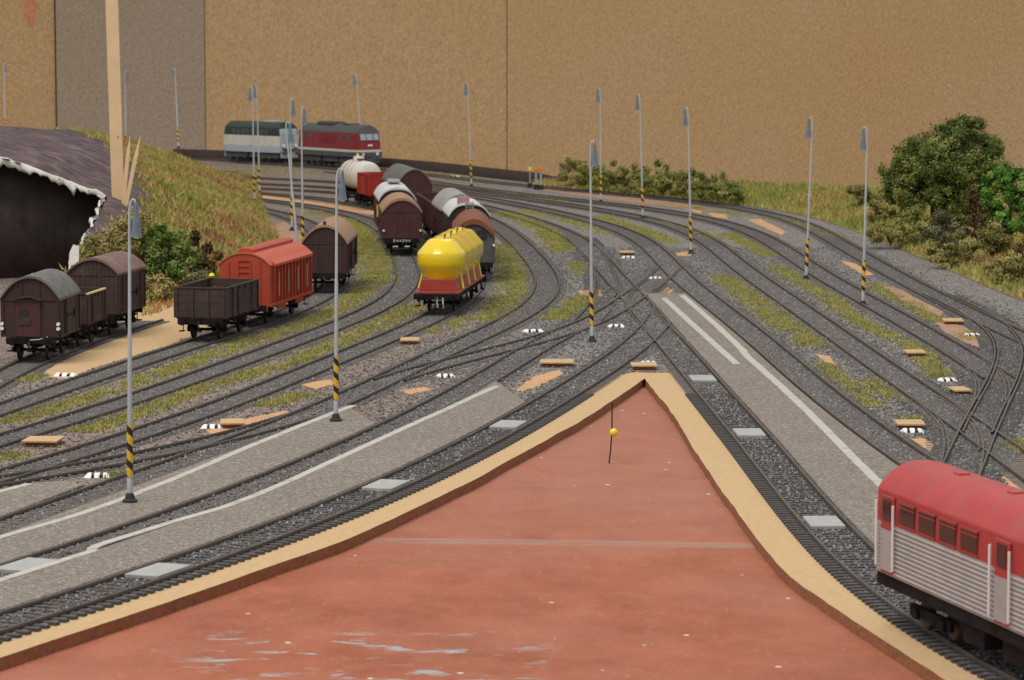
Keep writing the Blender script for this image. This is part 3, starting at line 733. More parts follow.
def turf(x, y):
    w = float(hill_foot(y)) - x
    lim = np.interp(y, [190, 215, 235, 260, 300, 345], [7.8, 7.3, 9.5, 12, 16, 26]) + 1.6 * fbm(x, y, 0.25)
    return float(1 - sstep(lim - 0.6, lim + 0.6, w))
M['hill'] = hill_mat()
hill = link('hill', mesh_np('hill', HV, HF, [M['hill']], smooth=True))
ca = hill.data.attributes.new('turf', 'FLOAT', 'POINT')
ca.data.foreach_set('value', [turf(p[0], p[1]) for p in HV])
hill['kind'] = 'structure'
# torn white rim along the opening
rim = []
for x in np.arange(-80, -27, 0.22):
    rim.append((x, hill_cut(x))) if x > -47 else None
for y in np.arange(212.5, 190, -0.22):
    rim.append((-27.0 + 0.35 * fbm(3, y, 0.5), y))
tv, tf = [], []
rs = np.random.RandomState(9)
for i, (x, y) in enumerate(rim):
    z = hill_h(x, y + 0.15)
    side = y < 213 and x > -27.6
    drop = (0.12 + 0.9 * rs.rand() ** 2 + 0.28 * (1 + math.sin(i * 0.31 + 2 * math.sin(i * 0.13)))) * (0.3 if side else 0.52)
    if rs.rand() < 0.04:
        drop += 0.35
    o = Vector((-0.12, -0.06, 0)) if side else Vector((0, -0.12, 0))
    p = Vector((x, y, 0))
    tv += [p + Vector((0, 0.25, z + 0.10)), p + o * 0.6 + Vector((0, 0, z + 0.05)), p + o + Vector((0, 0, z - drop * 0.5)), p + o * 0.8 + Vector((0, 0, max(0.02, z - drop))), p - o * 0.2 + Vector((0, 0, max(0.02, z - drop * 0.8)))]
    if i:
        a = (i - 1) * 5
        for k in range(4):
            tf.append((a + k, a + k + 1, a + k + 6, a + k + 5))
link('torn_rim', mesh_np('torn_rim', tv, tf, [M['plaster']], smooth=False), hill)
# black board seen through the opening
bp_pts = [(x, 215.2 + (x + 26.2) * 0.58) for x in (-46, -40, -34, -30, -26.2)]
bv, bf = [], []
bl = dense(bp_pts, 30)
for i, (x, y) in enumerate(bl):
    zt = hill_h(x, y) - 0.35
    bv += [(x, y, 0), (x, y, zt), (x, y + 0.3, zt), (x, y + 0.3, 0)]
    if i:
        a = (i - 1) * 4
        bf += [(a + k, a + (k + 1) % 4, a + 4 + (k + 1) % 4, a + 4 + k) for k in range(4)]
M['blackboard'] = mat('black_backing', (0.075, 0.058, 0.05), 0.95, var=0.3, scale=0.7, spec=0.05)
o = link('black_backing_board', mesh_np('black_backing_board', bv, bf, [M['blackboard']]))
tag(o, 'black board seen through the torn opening of the hill', 'board')

# ------------------------------------------------------------------ grassy bank outside the last track
def bank_h(o, s):
    return 0.02 + np.interp(o, [2.5, 5, 9, 14, 22], [0, 0.35, 1.2, 2.0, 2.4]) 
bpath = np.array([p for p in back if p[1] < 330])
bt, bn, bs = frames(bpath)
us = np.arange(0, bs[-1], 1.2)
BV, BF = [], []
for u in us:
    c = np.array([np.interp(u, bs, bpath[:, 0]), np.interp(u, bs, bpath[:, 1])])
    n = np.array([np.interp(u, bs, bn[:, 0]), np.interp(u, bs, bn[:, 1])])
    lim = np.interp(c[1], [180, 240, 290, 330], [26, 24, 11, 6.0])
    start = np.interp(c[1], [180, 225, 260, 290], [5.2, 4.2, 3.0, 2.4])
    for k in range(26):
        o_ = start + (lim - start) * k / 25
        p = c + n * o_
        BV.append((p[0], p[1], float(bank_h(o_ - start + 2.5, u)) + 0.25 * fbm(p[0], p[1], 0.3) * min(1, k / 6) + 0.015))
for j in range(len(us) - 1):
    for k in range(25):
        a = j * 26 + k
        BF.append((a, a + 1, a + 27, a + 26))
# turned-down outer edge
nb = len(BV)
for j in range(len(us)):
    x, y, z = BV[j * 26 + 25]
    BV.append((x, y, -1.5))
for j in range(len(us) - 1):
    BF.append((j * 26 + 25, nb + j, nb + j + 1, (j + 1) * 26 + 25))
# and the near end of the bank
ne = len(BV)
last = (len(us) - 1) * 26
for k in range(26):
    x, y, z = BV[last + k]
    BV.append((x, y, -0.3))
for k in range(25):
    BF.append((last + k, last + k + 1, ne + k + 1, ne + k))
M['bank'] = mat('bank_turf', (0.20, 0.155, 0.05), 0.95, var=0.35, scale=0.9, dirt=(0.25, 0.18, 0.09), dscale=0.35, bump=0.1, bscale=3)
tag(link('embankment', mesh_np('embankment', BV, BF, [M['bank']], smooth=True)), kind='structure')

# dark foam upstand along the back edge, behind the locomotives
fo = np.array([p for p in offset(back, 4.6) if 320 < p[1] < 412])[::-1]
uv_, uf = [], []
for i, (x, y) in enumerate(fo):
    h = 1.05 if y > 334 else 0.05 + 1.0 * (y - 320) / 14
    uv_ += [(x, y, -1.0), (x, y, h), (x, y + 0.5, h), (x, y + 0.5, -1.0)]
    if i:
        a = (i - 1) * 4
        uf += [(a + k, a + (k + 1) % 4, a + 4 + (k + 1) % 4, a + 4 + k) for k in range(4)]
M['foam'] = mat('dark_foam', (0.055, 0.035, 0.028), 0.95, var=0.25, scale=1)
tag(link('edge_board', mesh_np('edge_board', uv_, uf, [M['foam']])), 'dark brown edge board standing behind the two locomotives', 'board')

# ------------------------------------------------------------------ tracks
TRACK_LABELS = {
 'front_left': 'foremost left track with saw-toothed sleeper ends beside the tan board',
 'main_through': 'long track through the slip crossing that carries the red and silver railcar',
 'second_left': 'second left track from the front, between the two white-lined platforms',
 'third_left': 'third left track from the front, curving up right of the yellow silo wagon',
 'crossover_left': 'short rusty crossover at the left edge beside the first lamp post',
 'slip_link': 'diagonal track through the slip crossing linking the left and right tracks',
 'silo_track': 'track curving left under the train with the yellow silo wagon',
 'van_track': 'empty track whose curve ends at the two brown vans in the middle',
 'open_track': 'track carrying the open wagon and the orange red covered wagon',
 'hill_track': 'leftmost track under the dark vans beside the hill',
 'right_platform': 'track along the far side of the right platform',
 'fourth': 'right track crossing the ladder, next beyond the platform track',
 'fifth': 'right track joining the ladder, next inside the outermost track',
 'back': 'outermost track along the bank that carries the two locomotives',
 'ladder': 'ladder track running steeply down at the right edge',
 'slip_left': 'curved slip rails on the left side of the slip crossing',
 'slip_right': 'curved slip rails on the right side of the slip crossing',
 'fourth_link': 'short slip curve at the lower crossing of the ladder track',
 'fifth_link': 'short slip curve at the upper crossing of the ladder track'}
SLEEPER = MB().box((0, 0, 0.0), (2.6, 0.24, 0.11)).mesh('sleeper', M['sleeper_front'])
def rail_mesh(path, d, dz, name):
    P = offset(path, d)
    _, n, s = frames(P)
    prof = [(-0.075, 0.012), (0.075, 0.012), (0.025, 0.06), (0.036, RAIL_TOP), (-0.036, RAIL_TOP), (-0.025, 0.06)]
    V, Fc, mi = [], [], []
    for i in range(len(P)):
        for a, z in prof:
            V.append((P[i, 0] + n[i, 0] * a, P[i, 1] + n[i, 1] * a, z + dz))
    k = len(prof)
    for i in range(len(P) - 1):
        for j in range(k):
            Fc.append((i * k + j, (i + 1) * k + j, (i + 1) * k + (j + 1) % k, i * k + (j + 1) % k))
            mi.append(1 if j == 3 else 0)
    return mesh_np(name, V, Fc, [M['rail'], M['railtop']], mi)
for ti, (key, path) in enumerate(PATH.items()):
    dz = 0.003 * ti
    root = thing('railway_track', TRACK_LABELS[key], 'railway track')
    for d in (-0.7175 - 0.055, 0.7175 + 0.055):
        link('rail', rail_mesh(path, d, dz, 'rail'), root)
    knot = key in ('ladder', 'fourth_link', 'fifth_link', 'slip_left', 'slip_right')     # points and crossings on darker, longer timbers
    if knot:
        q3 = len(path) // 4
        for d in (-0.60, 0.60):
            link('check_rail', rail_mesh(path[q3:-q3], d, dz - 0.012, 'check_rail'), root)
    half = 1.55 if knot else 1.25
    t, n, s = frames(path)
    sv, sf = [], []
    for q, u in enumerate(np.arange(0.2, s[-1], 0.5)):
        x, y = np.interp(u, s, path[:, 0]), np.interp(u, s, path[:, 1])
        a = math.atan2(np.interp(u, s, t[:, 1]), np.interp(u, s, t[:, 0])) - math.pi / 2 + RNG.randn() * 0.008
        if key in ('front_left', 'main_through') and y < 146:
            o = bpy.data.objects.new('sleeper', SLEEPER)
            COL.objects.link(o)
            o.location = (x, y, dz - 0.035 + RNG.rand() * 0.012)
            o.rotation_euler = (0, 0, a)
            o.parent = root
        elif y < 300:
            c_, s_ = math.cos(a), math.sin(a)
            b0 = len(sv)
            for (px, py, pz) in ((-1.25, -.11, -.02), (1.25, -.11, -.02), (1.25, .11, -.02), (-1.25, .11, -.02), (-1.22, -.10, .018), (1.22, -.10, .018), (1.22, .10, .018), (-1.22, .10, .018)):
                px *= half / 1.25
                sv.append((x + px * c_ - py * s_, y + px * s_ + py * c_, pz + dz + RNG.rand() * 0.004))
            sf += [tuple(b0 + i for i in f) for f in ((4, 5, 6, 7), (0, 1, 5, 4), (1, 2, 6, 5), (2, 3, 7, 6), (3, 0, 4, 7))]
    if sv:
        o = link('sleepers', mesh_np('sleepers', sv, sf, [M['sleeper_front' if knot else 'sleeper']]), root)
        o['kind'] = 'stuff'

def inside(P, poly):
    c = np.zeros(len(P), bool)
    j = len(poly) - 1
    for i in range(len(poly)):
        a, b = poly[i], poly[j]
        with np.errstate(divide='ignore', invalid='ignore'):
            c ^= ((a[1] > P[:, 1]) != (b[1] > P[:, 1])) & (P[:, 0] < (b[0] - a[0]) * (P[:, 1] - a[1]) / (b[1] - a[1]) + a[0])
        j = i
    return c
# loose ballast stones between and beside the rails
def stones(n, seed):
    rs = np.random.RandomState(seed)
    V, Fc, mi = [], [], []
    pts = []
    wts = {'front_left': 1.3, 'main_through': 1.6, 'second_left': 1.2, 'third_left': 1.1, 'right_platform': 1.8, 'fourth': 1.7, 'fifth': 1.3, 'ladder': 1.2, 'slip_link': 1, 'silo_track': .9, 'van_track': .8, 'open_track': .7, 'crossover_left': .3, 'hill_track': .3, 'back': .7}
    for k, w in wts.items():
        P = np.array([p for p in PATH[k] if p[1] < 240])
        if len(P) < 4: continue
        _, nn, s = frames(P)
        m = int(n * w * s[-1] / 100)
        u = rs.rand(m) * s[-1]
        o = rs.randn(m) * 1.25
        x = np.interp(u, s, P[:, 0]) + np.interp(u, s, nn[:, 0]) * o
        y = np.interp(u, s, P[:, 1]) + np.interp(u, s, nn[:, 1]) * o
        keep = (np.abs(np.abs(o) - 0.77) > 0.12)
        if k == 'front_left': keep &= (o > -0.75)
        if k == 'main_through': keep &= (o > -0.75) | (y > 158)
        pts.append(np.stack([x, y], 1)[keep])
    P = np.vstack(pts)
    for poly in PATCHES:
        P = P[~inside(P, np.array(poly))]
    m = len(P)
    base = np.array([(1, 0, 0), (-1, 0, 0), (0, 1, 0), (0, -1, 0), (0, 0, 1), (0, 0, -0.6)], float)
    r = 0.035 + 0.045 * rs.rand(m) ** 2
    off = base[None] * r[:, None, None] * (0.7 + 0.6 * rs.rand(m, 6, 1))
    a = rs.rand(m) * 6.28
    c, s = np.cos(a)[:, None], np.sin(a)[:, None]
    V = np.stack([off[:, :, 0] * c - off[:, :, 1] * s + P[:, 0:1], off[:, :, 0] * s + off[:, :, 1] * c + P[:, 1:2], off[:, :, 2] + 0.03 + 0.02 * rs.rand(m, 1)], -1).reshape(-1, 3)
    tri = np.array([(0, 2, 4), (2, 1, 4), (1, 3, 4), (3, 0, 4), (2, 0, 5), (1, 2, 5), (3, 1, 5), (0, 3, 5)])
    Fc = (tri[None] + 6 * np.arange(m)[:, None, None]).reshape(-1, 3)
    mi = np.repeat(rs.choice([0, 1, 2], m, p=[0.62, 0.28, 0.10]), 8)
    return mesh_np('ballast_gravel', V, Fc, [M['stone'], M['stone_dark'], M['stone_pale']], mi)
tag(link('ballast_gravel', stones(6500, 5)), 'loose grey ballast gravel lying between the rails', 'gravel', kind='stuff')

# ------------------------------------------------------------------ platforms: low grit-covered strips with a pale line
def between(pa, da, pb, db, y0, y1, cap=3.0):
    """outline between two tracks: offset da of path pa on one side, offset db of path pb on the other"""
    A = np.array([p for p in offset(PATH[pa], da) if y0 <= p[1] <= y1])
    B = np.array([p for p in offset(PATH[pb], db) if y0 <= p[1] <= y1 + cap])
    if A[0, 1] > A[-1, 1]: A = A[::-1]
    if B[0, 1] > B[-1, 1]: B = B[::-1]
    return [tuple(p) for p in A] + [tuple(p) for p in B[::-1]]
def stripe(root, pts, w, z, seed):
    P = rough_line(pts, 0.5, 0.015, seed)
    Lf, Rt = offset(P, w / 2), offset(P, -w / 2)
    MB().slab([tuple(p) for p in Rt] + [tuple(p) for p in Lf[::-1]], z - 0.03, z + 0.012).build('edge_line', M['line'], root)
PZ = 0.155
pl = thing('platform', 'grey grit platform in front, between the two foremost left tracks', 'platform')
MB().slab(between('front_left', 0.92, 'second_left', -0.70, 70, 141.5, 9), -0.02, PZ).build('surface', M['platform'], pl, bevel=0.05)
stripe(pl, LINES['p1'], 0.34, PZ, 31)
pl = thing('platform', 'grey grit platform under the first lamp post, second from the front', 'platform')
MB().slab(between('second_left', 0.92, 'third_left', -0.75, 70, 134, 7), -0.02, PZ - 0.004).build('surface', M['platform'], pl, bevel=0.05)
stripe(pl, LINES['p2'], 0.34, PZ - 0.004, 32)
pl = thing('platform', 'small wedge of grit platform at the left edge beside the crossover', 'platform')
MB().slab(WEDGE[::-1], -0.02, PZ - 0.008).build('surface', M['platform'], pl, bevel=0.05)
stripe(pl, LINES['p3'], 0.34, PZ - 0.008, 33)
pl = thing('platform', 'brownish grit platform with two pale lines in front of the railcar', 'platform')
MB().slab(between('main_through', 0.92, 'right_platform', -0.92, 72, 198, 0), -0.02, PZ).build('surface', M['platform'], pl, bevel=0.05)
stripe(pl, LINES['r1'], 0.38, PZ, 34)
stripe(pl, LINES['r2'], 0.38, PZ, 35)

# ------------------------------------------------------------------ wagons (local x along the track, z from the rail head)
def at(name, label, cat, group=None, place=None):
    x, y, h = PLACE[place]
    return thing(name, label, cat, (x, y, RAIL_TOP + 0.045), h, group)

def running_gear(root, L, wb=None, beam_w=2.5, m='frame', bogie=False, skirt=True):
    hb = L / 2 - 0.55
    u = MB()
    for s in (-1, 1):
        u.box((0, s * 0.95, 1.0), (2 * hb - 0.1, 0.12, 0.28))
    for k in range(5):
        u.box((-hb * 0.8 + k * hb * 0.4, 0, 1.0), (0.12, 1.8, 0.2))
    u.box((0, 0, 0.72), (hb * 0.8, 0.25, 0.35))
    u.build('underframe', M[m], root)
    for s in (-1, 1):
        MB().box((s * (hb + 0.03), 0, 1.0), (0.14, beam_w, 0.34)).build('buffer_beam', M[m], root, bevel=0.02)
        for y in (-0.87, 0.87):
            b = MB()
            b.lathe([(0.1, 0), (0.1, 0.3), (0.07, 0.3), (0.07, 0.4), (0.22, 0.41), (0.2, 0.46)], (0, 0, 0), 12, 0, 'x')
            o = b.build('buffer', M['frame'], root, smooth=True)
            o.location = (s * (hb + 0.1), y, 1.03)
            if s < 0: o.rotation_euler = (0, 0, math.pi)
        c = MB()
        c.tube([(s * (hb + 0.05), 0, 1.0), (s * (hb + 0.35), 0, 0.98), (s * (hb + 0.45), 0, 0.8), (s * (hb + 0.3), 0, 0.55)], 0.05, 6)
        c.box((s * (hb + 0.25), 0, 0.5), (0.3, 0.22, 0.08))
        c.build('coupling', M['wheel'], root)
    wb = wb or (L - 1.1) * 0.6
    axles = [-wb / 2, wb / 2] if not bogie else [-wb / 2 - 0.9, -wb / 2 + 0.9, wb / 2 - 0.9, wb / 2 + 0.9]
    for x in axles:
        for y in (-0.72, 0.72):
            w = MB()
            w.lathe([(0.12, -0.09), (0.12, -0.05), (0.36, -0.05), (0.40, -0.07), (0.46, -0.07), (0.47, 0.03), (0.50, 0.05), (0.50, 0.07), (0.1, 0.07)], (x, y, 0.49), 20, 0, 'y')
            w.build('wheel', M['wheel'], root, smooth=True)
        a = MB()
        a.tube([(x, -0.9, 0.49), (x, 0.9, 0.49)], 0.08, 8)
        for y in (-1.0, 1.0):
            a.box((x, y, 0.5), (0.26, 0.16, 0.26))
            a.box((x, y, 0.78), (1.0, 0.1, 0.08))
            a.add([(x - 0.35, y * 0.96, 0.9), (x - 0.12, y * 0.96, 0.35), (x + 0.12, y * 0.96, 0.35), (x + 0.35, y * 0.96, 0.9), (x - 0.35, y * 1.0, 0.9), (x - 0.12, y, 0.35), (x + 0.12, y, 0.35), (x + 0.35, y, 0.9)], [(0, 1, 2, 3), (7, 6, 5, 4), (0, 4, 5, 1), (1, 5, 6, 2), (2, 6, 7, 3), (3, 7, 4, 0)])
        a.build('axle_guard', M[m], root)
    st = MB()
    for s in (-1, 1):
        for y in (-1.15, 1.15):
            st.box((s * (hb - 0.35), y, 0.45), (0.4, 0.25, 0.05))
            st.box((s * (hb - 0.35), y * 0.92, 0.68), (0.05, 0.04, 0.5))
    st.build('step', M[m], root)

def arch(w, z0, z1, n=14, p=2.0):
    return [(w / 2 * math.cos(math.pi * k / n), z0 + (z1 - z0) * (1 - abs(math.cos(math.pi * k / n)) ** p) ** (1 / 1.0)) for k in range(n + 1)]

def roof_shell(w, z0, z1, t, n=14, p=2.0):
    o = arch(w, z0, z1, n, p)
    return o + [(y, z - t) for y, z in reversed(o)]

def van(root, L, W=2.85, floor=1.18, eaves=3.3, apex=4.15, body='brown', roof='roofgrey', roof_t=0.12, over=0.14, p=2.0, ribs=6, end='planks', door=True, endm=None, roofm2=None):
    hb = L / 2 - 0.55
    prof = [(-W / 2, floor), (W / 2, floor)] + arch(W - 0.02, eaves, apex - roof_t - 0.01, 14, p)
    bo = MB().prism(prof, -hb, hb).build('body', M[body], root)
    b = MB()
    for k in range(1, 16):        # plank joints along the sides: thin battens
        z = floor + (eaves - floor) * k / 16
        for s in (-1, 1):
            b.box((0, s * (W / 2 + 0.004), z), (2 * hb - 0.1, 0.02, 0.085))
    b.build('plank_lines', M[body], root)
    g = MB()
    for s in (-1, 1):
        for k in range(ribs + 1):
            x = -hb + 0.05 + (2 * hb - 0.1) * k / ribs
            g.box((x, s * (W / 2 + 0.03), (floor + eaves) / 2), (0.09, 0.08, eaves - floor))
        g.box((0, s * (W / 2 + 0.03), floor + 0.05), (2 * hb, 0.08, 0.12))
    g.build('stanchions', M[body], root)
    r = MB().prism(roof_shell(W + 0.14, eaves - 0.02, apex, roof_t, 16, p), -hb - over, hb + over).build('roof', M[roof], root, smooth=True)
    if door:
        for s in (-1, 1):
            d = MB()
            d.box((0, s * (W / 2 + 0.06), (floor + eaves) / 2 - 0.03), (1.7, 0.07, eaves - floor - 0.2))
            dd = d.build('door', M[body], root, bevel=0.015)
            e = MB()
            e.box((0, s * (W / 2 + 0.11), floor + 1.0), (1.6, 0.03, 0.07))
            e.box((0.6, s * (W / 2 + 0.12), floor + 1.0), (0.08, 0.05, 0.4))
            e.build('door_handle', M['frame'], dd)
    for s in (-1, 1):
        e = MB()
        x = s * (hb + 0.025)
        for y in (-W / 2 + 0.06, -0.45, 0.45, W / 2 - 0.06):
            ztop = eaves + (apex - eaves) * (1 - abs(2 * y / W) ** p) - roof_t - 0.05
            e.box((x, y, (floor + ztop) / 2), (0.07, 0.09, ztop - floor))
        e.box((x, 0, floor + 0.08), (0.06, W - 0.05, 0.14))
        e.box((x, 0, eaves - 0.12), (0.06, W - 0.05, 0.07))
        e.build('end_frame', M[endm or body], root)
        if end == 'planks':
            q = MB()
            for k in range(12):
                y = -W / 2 + 0.12 + (W - 0.24) * k / 11
                ztop = eaves + (apex - eaves) * (1 - abs(2 * y / W) ** p) - roof_t - 0.06
                q.box((s * (hb + 0.006), y, (floor + ztop) / 2), (0.02, (W - 0.24) / 11 - 0.03, ztop - floor))
            q.build('end_planks', M[endm or body], root)
    return bo

def gondola(root, L, W=2.8, floor=1.2, top=2.6, body='brown2', ribs=7, rim=None, inner='brown', boards=True):
    hb = L / 2 - 0.55
    MB().box((0, 0, floor - 0.02), (2 * hb - 0.1, W - 0.1, 0.1)).build('floor_board', M[inner], root)
    h = top - floor
    for s in (-1, 1):
        if boards:
            for k in range(4):
                MB().box((0, s * (W / 2 - 0.04), floor + h * (k + 0.5) / 4), (2 * hb, 0.08 - 0.012 * (k % 2), h / 4 - 0.025)).build('side_board', M[body], root)
                MB().box((s * (hb - 0.05), 0, floor + h * (k + 0.5) / 4), (0.09 - 0.012 * (k % 2), W - 0.17, h / 4 - 0.025)).build('end_board', M[body], root)
        else:
            MB().box((0, s * (W / 2 - 0.04), floor + h / 2), (2 * hb, 0.06, h)).build('side_wall', M[body], root)
            MB().box((s * (hb - 0.04), 0, floor + h / 2), (0.06, W - 0.15, h)).build('end_wall', M[body], root)
        g = MB()
        for k in range(ribs + 1):
            x = -hb + 0.06 + (2 * hb - 0.12) * k / ribs
            g.box((x, s * (W / 2 + 0.035), floor + h / 2 - 0.02), (0.1, 0.09, h))
        for k in range(4):
            y = -W / 2 + 0.1 + (W - 0.2) * k / 3
            g.box((s * (hb + 0.03), y, floor + h / 2 - 0.02), (0.08, 0.1, h))
        g.build('stanchions', M[body], root)
        MB().box((0, s * (W / 2 - 0.02), top + 0.03), (2 * hb + 0.06, 0.14, 0.08)).build('top_rail', M[rim or body], root)
        MB().box((s * (hb - 0.03), 0, top + 0.032), (0.13, W - 0.2, 0.07)).build('top_rail', M[body], root)
    for s in (-1, 1):
        for k in (-1, 1):
            MB().box((k * 0.42, s * (W / 2 + 0.05), floor + h * 0.45), (0.78, 0.05, h * 0.82)).build('door', M[body], root, bevel=0.01)

# --- three dark wagons beside the hill
t = at('covered_van', 'dark brown brake van with grey arched roof and end door, first in its row', 'wagon', place='brake_van')
running_gear(t, 5.4, 2.9)
van(t, 5.4, 2.9, eaves=3.15, apex=4.25, body='brown', roof='roofgrey', ribs=4, end='none', p=2.2)
x = -(5.4 / 2 - 0.55)
d = MB().box((x - 0.05, 0.1, 2.15), (0.08, 1.25, 1.9)).build('end_door', M['brown3'], t, bevel=0.02)
MB().box((x - 0.11, 0.35, 2.35), (0.05, 0.42, 0.4)).build('window', M['black'], d)
MB().box((x - 0.11, 0.3, 1.98), (0.06, 0.6, 0.36)).build('hatch', M['brown2'], d)
MB().prism([(0.8, 3.02), (0.45, 3.13), (0.1, 3.17), (-0.25, 3.13), (-0.6, 3.02), (-0.6, 3.08), (-0.25, 3.2), (0.1, 3.24), (0.45, 3.2), (0.8, 3.08)], x - 0.3, x - 0.01).build('door_hood', M['brown2'], t)
for y in (-1.42, 1.42):
    for z in (1.62, 1.85):
        MB().lathe([(0.09, 0), (0.09, 0.14), (0.05, 0.18)], (x - 0.2, y, z), 8, 0, 'x').build('tail_lamp', M['white'], t)
MB().tube([(x - 0.2, 0.0, 1.05), (x - 0.35, -0.5, 1.1), (x - 0.2, -0.9, 1.22)], 0.03, 5).build('hand_rail', M['ltgrey'], t)

t = at('open_wagon', 'short dark brown open wagon with a pale top rail, between two vans', 'wagon', place='short_gondola')
running_gear(t, 4.6, 2.4)
gondola(t, 4.6, 2.7, top=2.75, body='brown2', ribs=5, rim='wood')
t = at('covered_van', 'dark brown van with reddish brown roof, last of the row by the hill', 'wagon', place='high_van')
running_gear(t, 6.2, 3.4)
van(t, 6.2, 2.8, eaves=3.4, apex=4.2, body='brown2', roof='roofbrown', ribs=6, p=2.1)

# --- open wagon and the orange-red covered wagon
t = at('open_wagon', 'brown plank-sided open wagon standing in front of the orange red wagon', 'wagon', place='open_wagon')
running_gear(t, 7.0, 3.6)
gondola(t, 7.0, 2.8, top=2.75, body='brown2', ribs=5, inner='brown')
MB().lathe([(0.02, -0.16), (0.13, -0.1), (0.17, 0), (0.13, 0.1), (0.02, 0.16)], (2.9, 1.2, 2.95), 10).build('yellow_knob', M['lemon'], t, smooth=True)
t = at('covered_wagon', 'orange red covered wagon with ribbed sides and raised roof hatch', 'wagon', place='red_wagon')
L = 10.6
hb = L / 2 - 0.55
running_gear(t, L, 5.6, m='frame')
W = 2.85
prof = [(-W / 2, 1.1), (W / 2, 1.1), (W / 2, 3.3)] + arch(W, 3.35, 4.0, 14, 2.4) + [(-W / 2, 3.3)]
MB().prism(prof, -hb, hb).build('body', M['red'], t)
MB().prism(roof_shell(W + 0.12, 3.4, 4.08, 0.08, 14, 2.4), -hb - 0.05, hb + 0.05).build('roof', M['redroof'], t, smooth=True)
MB().prism([(-0.42, 3.98), (0.42, 3.98), (0.42, 4.2), (0.25, 4.3), (-0.25, 4.3), (-0.42, 4.2)], -hb + 0.3, hb - 0.3).build('roof_hatch', M['red'], t, bevel=0.03)
for s in (-1, 1):
    MB().prism([(s * (W / 2 - 0.35), 3.72), (s * (W / 2 + 0.2), 3.42), (s * (W / 2 + 0.2), 3.28), (s * (W / 2 - 0.05), 3.36)], -hb + 0.7, hb - 0.5).build('roof_flap', M['redroof'], t)
    for k in range(12):
        xx = -hb + 0.75 + (2 * hb - 1.2) * k / 11
        MB().box((xx, s * (W / 2 + 0.06), 2.25), (0.13, 0.14, 2.0)).build('side_rib', M['red'], t)
    g = MB()
    for k in range(11):
        xx = -hb + 0.75 + (2 * hb - 1.2) * (k + 0.5) / 11
        g.box((xx, s * (W / 2 + 0.02), 2.25), (0.05, 0.06, 1.7))
    g.box((0, s * (W / 2 + 0.05), 1.18), (2 * hb, 0.14, 0.16))
    g.build('side_frame', M['red'], t)
    sk = MB()
    for sx in (-1, 1):
        sk.prism([(s * (W / 2 - 0.02), 0.8), (s * (W / 2 - 0.02), 1.12), (s * (W / 2 - 0.1), 1.12), (s * (W / 2 - 0.1), 0.8)], sx * 2.0 - 0.9, sx * 2.0 + 0.9)
    sk.build('skirt', M['red'], t)
    e = MB()
    for y in (-0.9, -0.35, 0.35, 0.9):
        e.box((s * (hb + 0.03), y, 2.35), (0.08, 0.08, 2.4))
    for z in np.arange(1.4, 3.7, 0.32):
        e.box((s * (hb + 0.05), 0, z), (0.05, 0.7, 0.06))
    e.build('end_ladder', M['red'], t)
    MB().box((s * (hb - 0.02), 0, 0.98), (0.1, 2.6, 0.3)).build('head_stock', M['red'], t)
g = MB()
for k in range(4):
    g.tube([(-hb + 1.6 + k * 2.1, -W / 2 - 0.14, 1.6), (-hb + 1.6 + k * 2.1, -W / 2 - 0.14, 2.9)], 0.03, 5)
g.build('grab_rail', M['ltgrey'], t)

t = at('covered_van', 'dark brown plank van with tan roof, alone behind the orange red wagon', 'wagon', place='tan_van')
running_gear(t, 9.5, 5.2)
van(t, 9.5, 2.75, eaves=3.15, apex=4.2, body='brown', roof='rooftan', p=2.2, roof_t=0.16)
MB().box((-4.2, 0, 4.3), (0.25, 0.18, 0.2)).build('roof_vent', M['black'], t)

# --- the two wagons in the middle
t = at('covered_van', 'reddish brown van with narrow tan roof, facing the camera in the middle', 'wagon', place='brown_van')
running_gear(t, 8.5, 4.4)
van(t, 8.5, 2.75, eaves=3.2, apex=4.1, body='brown3', roof='rooftan', p=2.2, roof_t=0.2, end='planks')
tx = MB()
for k, y in enumerate(np.arange(-0.75, 0.8, 0.22)):
    tx.box((-3.86, y, 1.02), (0.03, 0.12, 0.14 if k % 3 else 0.2))
tx.build('lettering', M['ltgrey'], t)
for y in (-1.32, 1.32):
    MB().lathe([(0.08, 0), (0.08, 0.12), (0.04, 0.15)], (-3.9, y, 1.75), 8, 0, 'x').build('tail_lamp', M['white'], t)
for y in (-0.35, 0.5):
    MB().box((-4.0, y, 0.62), (0.2, 0.4, 0.06)).build('hose_end', M['white'], t)
t = at('covered_van', 'brown van with faceted white roof behind the tan roofed middle van', 'wagon', place='white_hopper')
running_gear(t, 11, 6)
van(t, 11, 2.7, eaves=3.45, apex=4.3, body='brown3', roof='roofwhite', p=3.2, roof_t=0.14)
MB().box((-4.4, 0, 4.2), (0.4, 0.45, 0.2)).build('end_vent', M['black'], t)
MB().box((2.0, 0, 4.5), (4.0, 0.9, 0.1)).build('roof_walk', M['rooflight'], t)
MB().box((-4.95, 1.5, 2.6), (0.06, 0.12, 0.9)).build('marker_plate', M['yellow'], t)

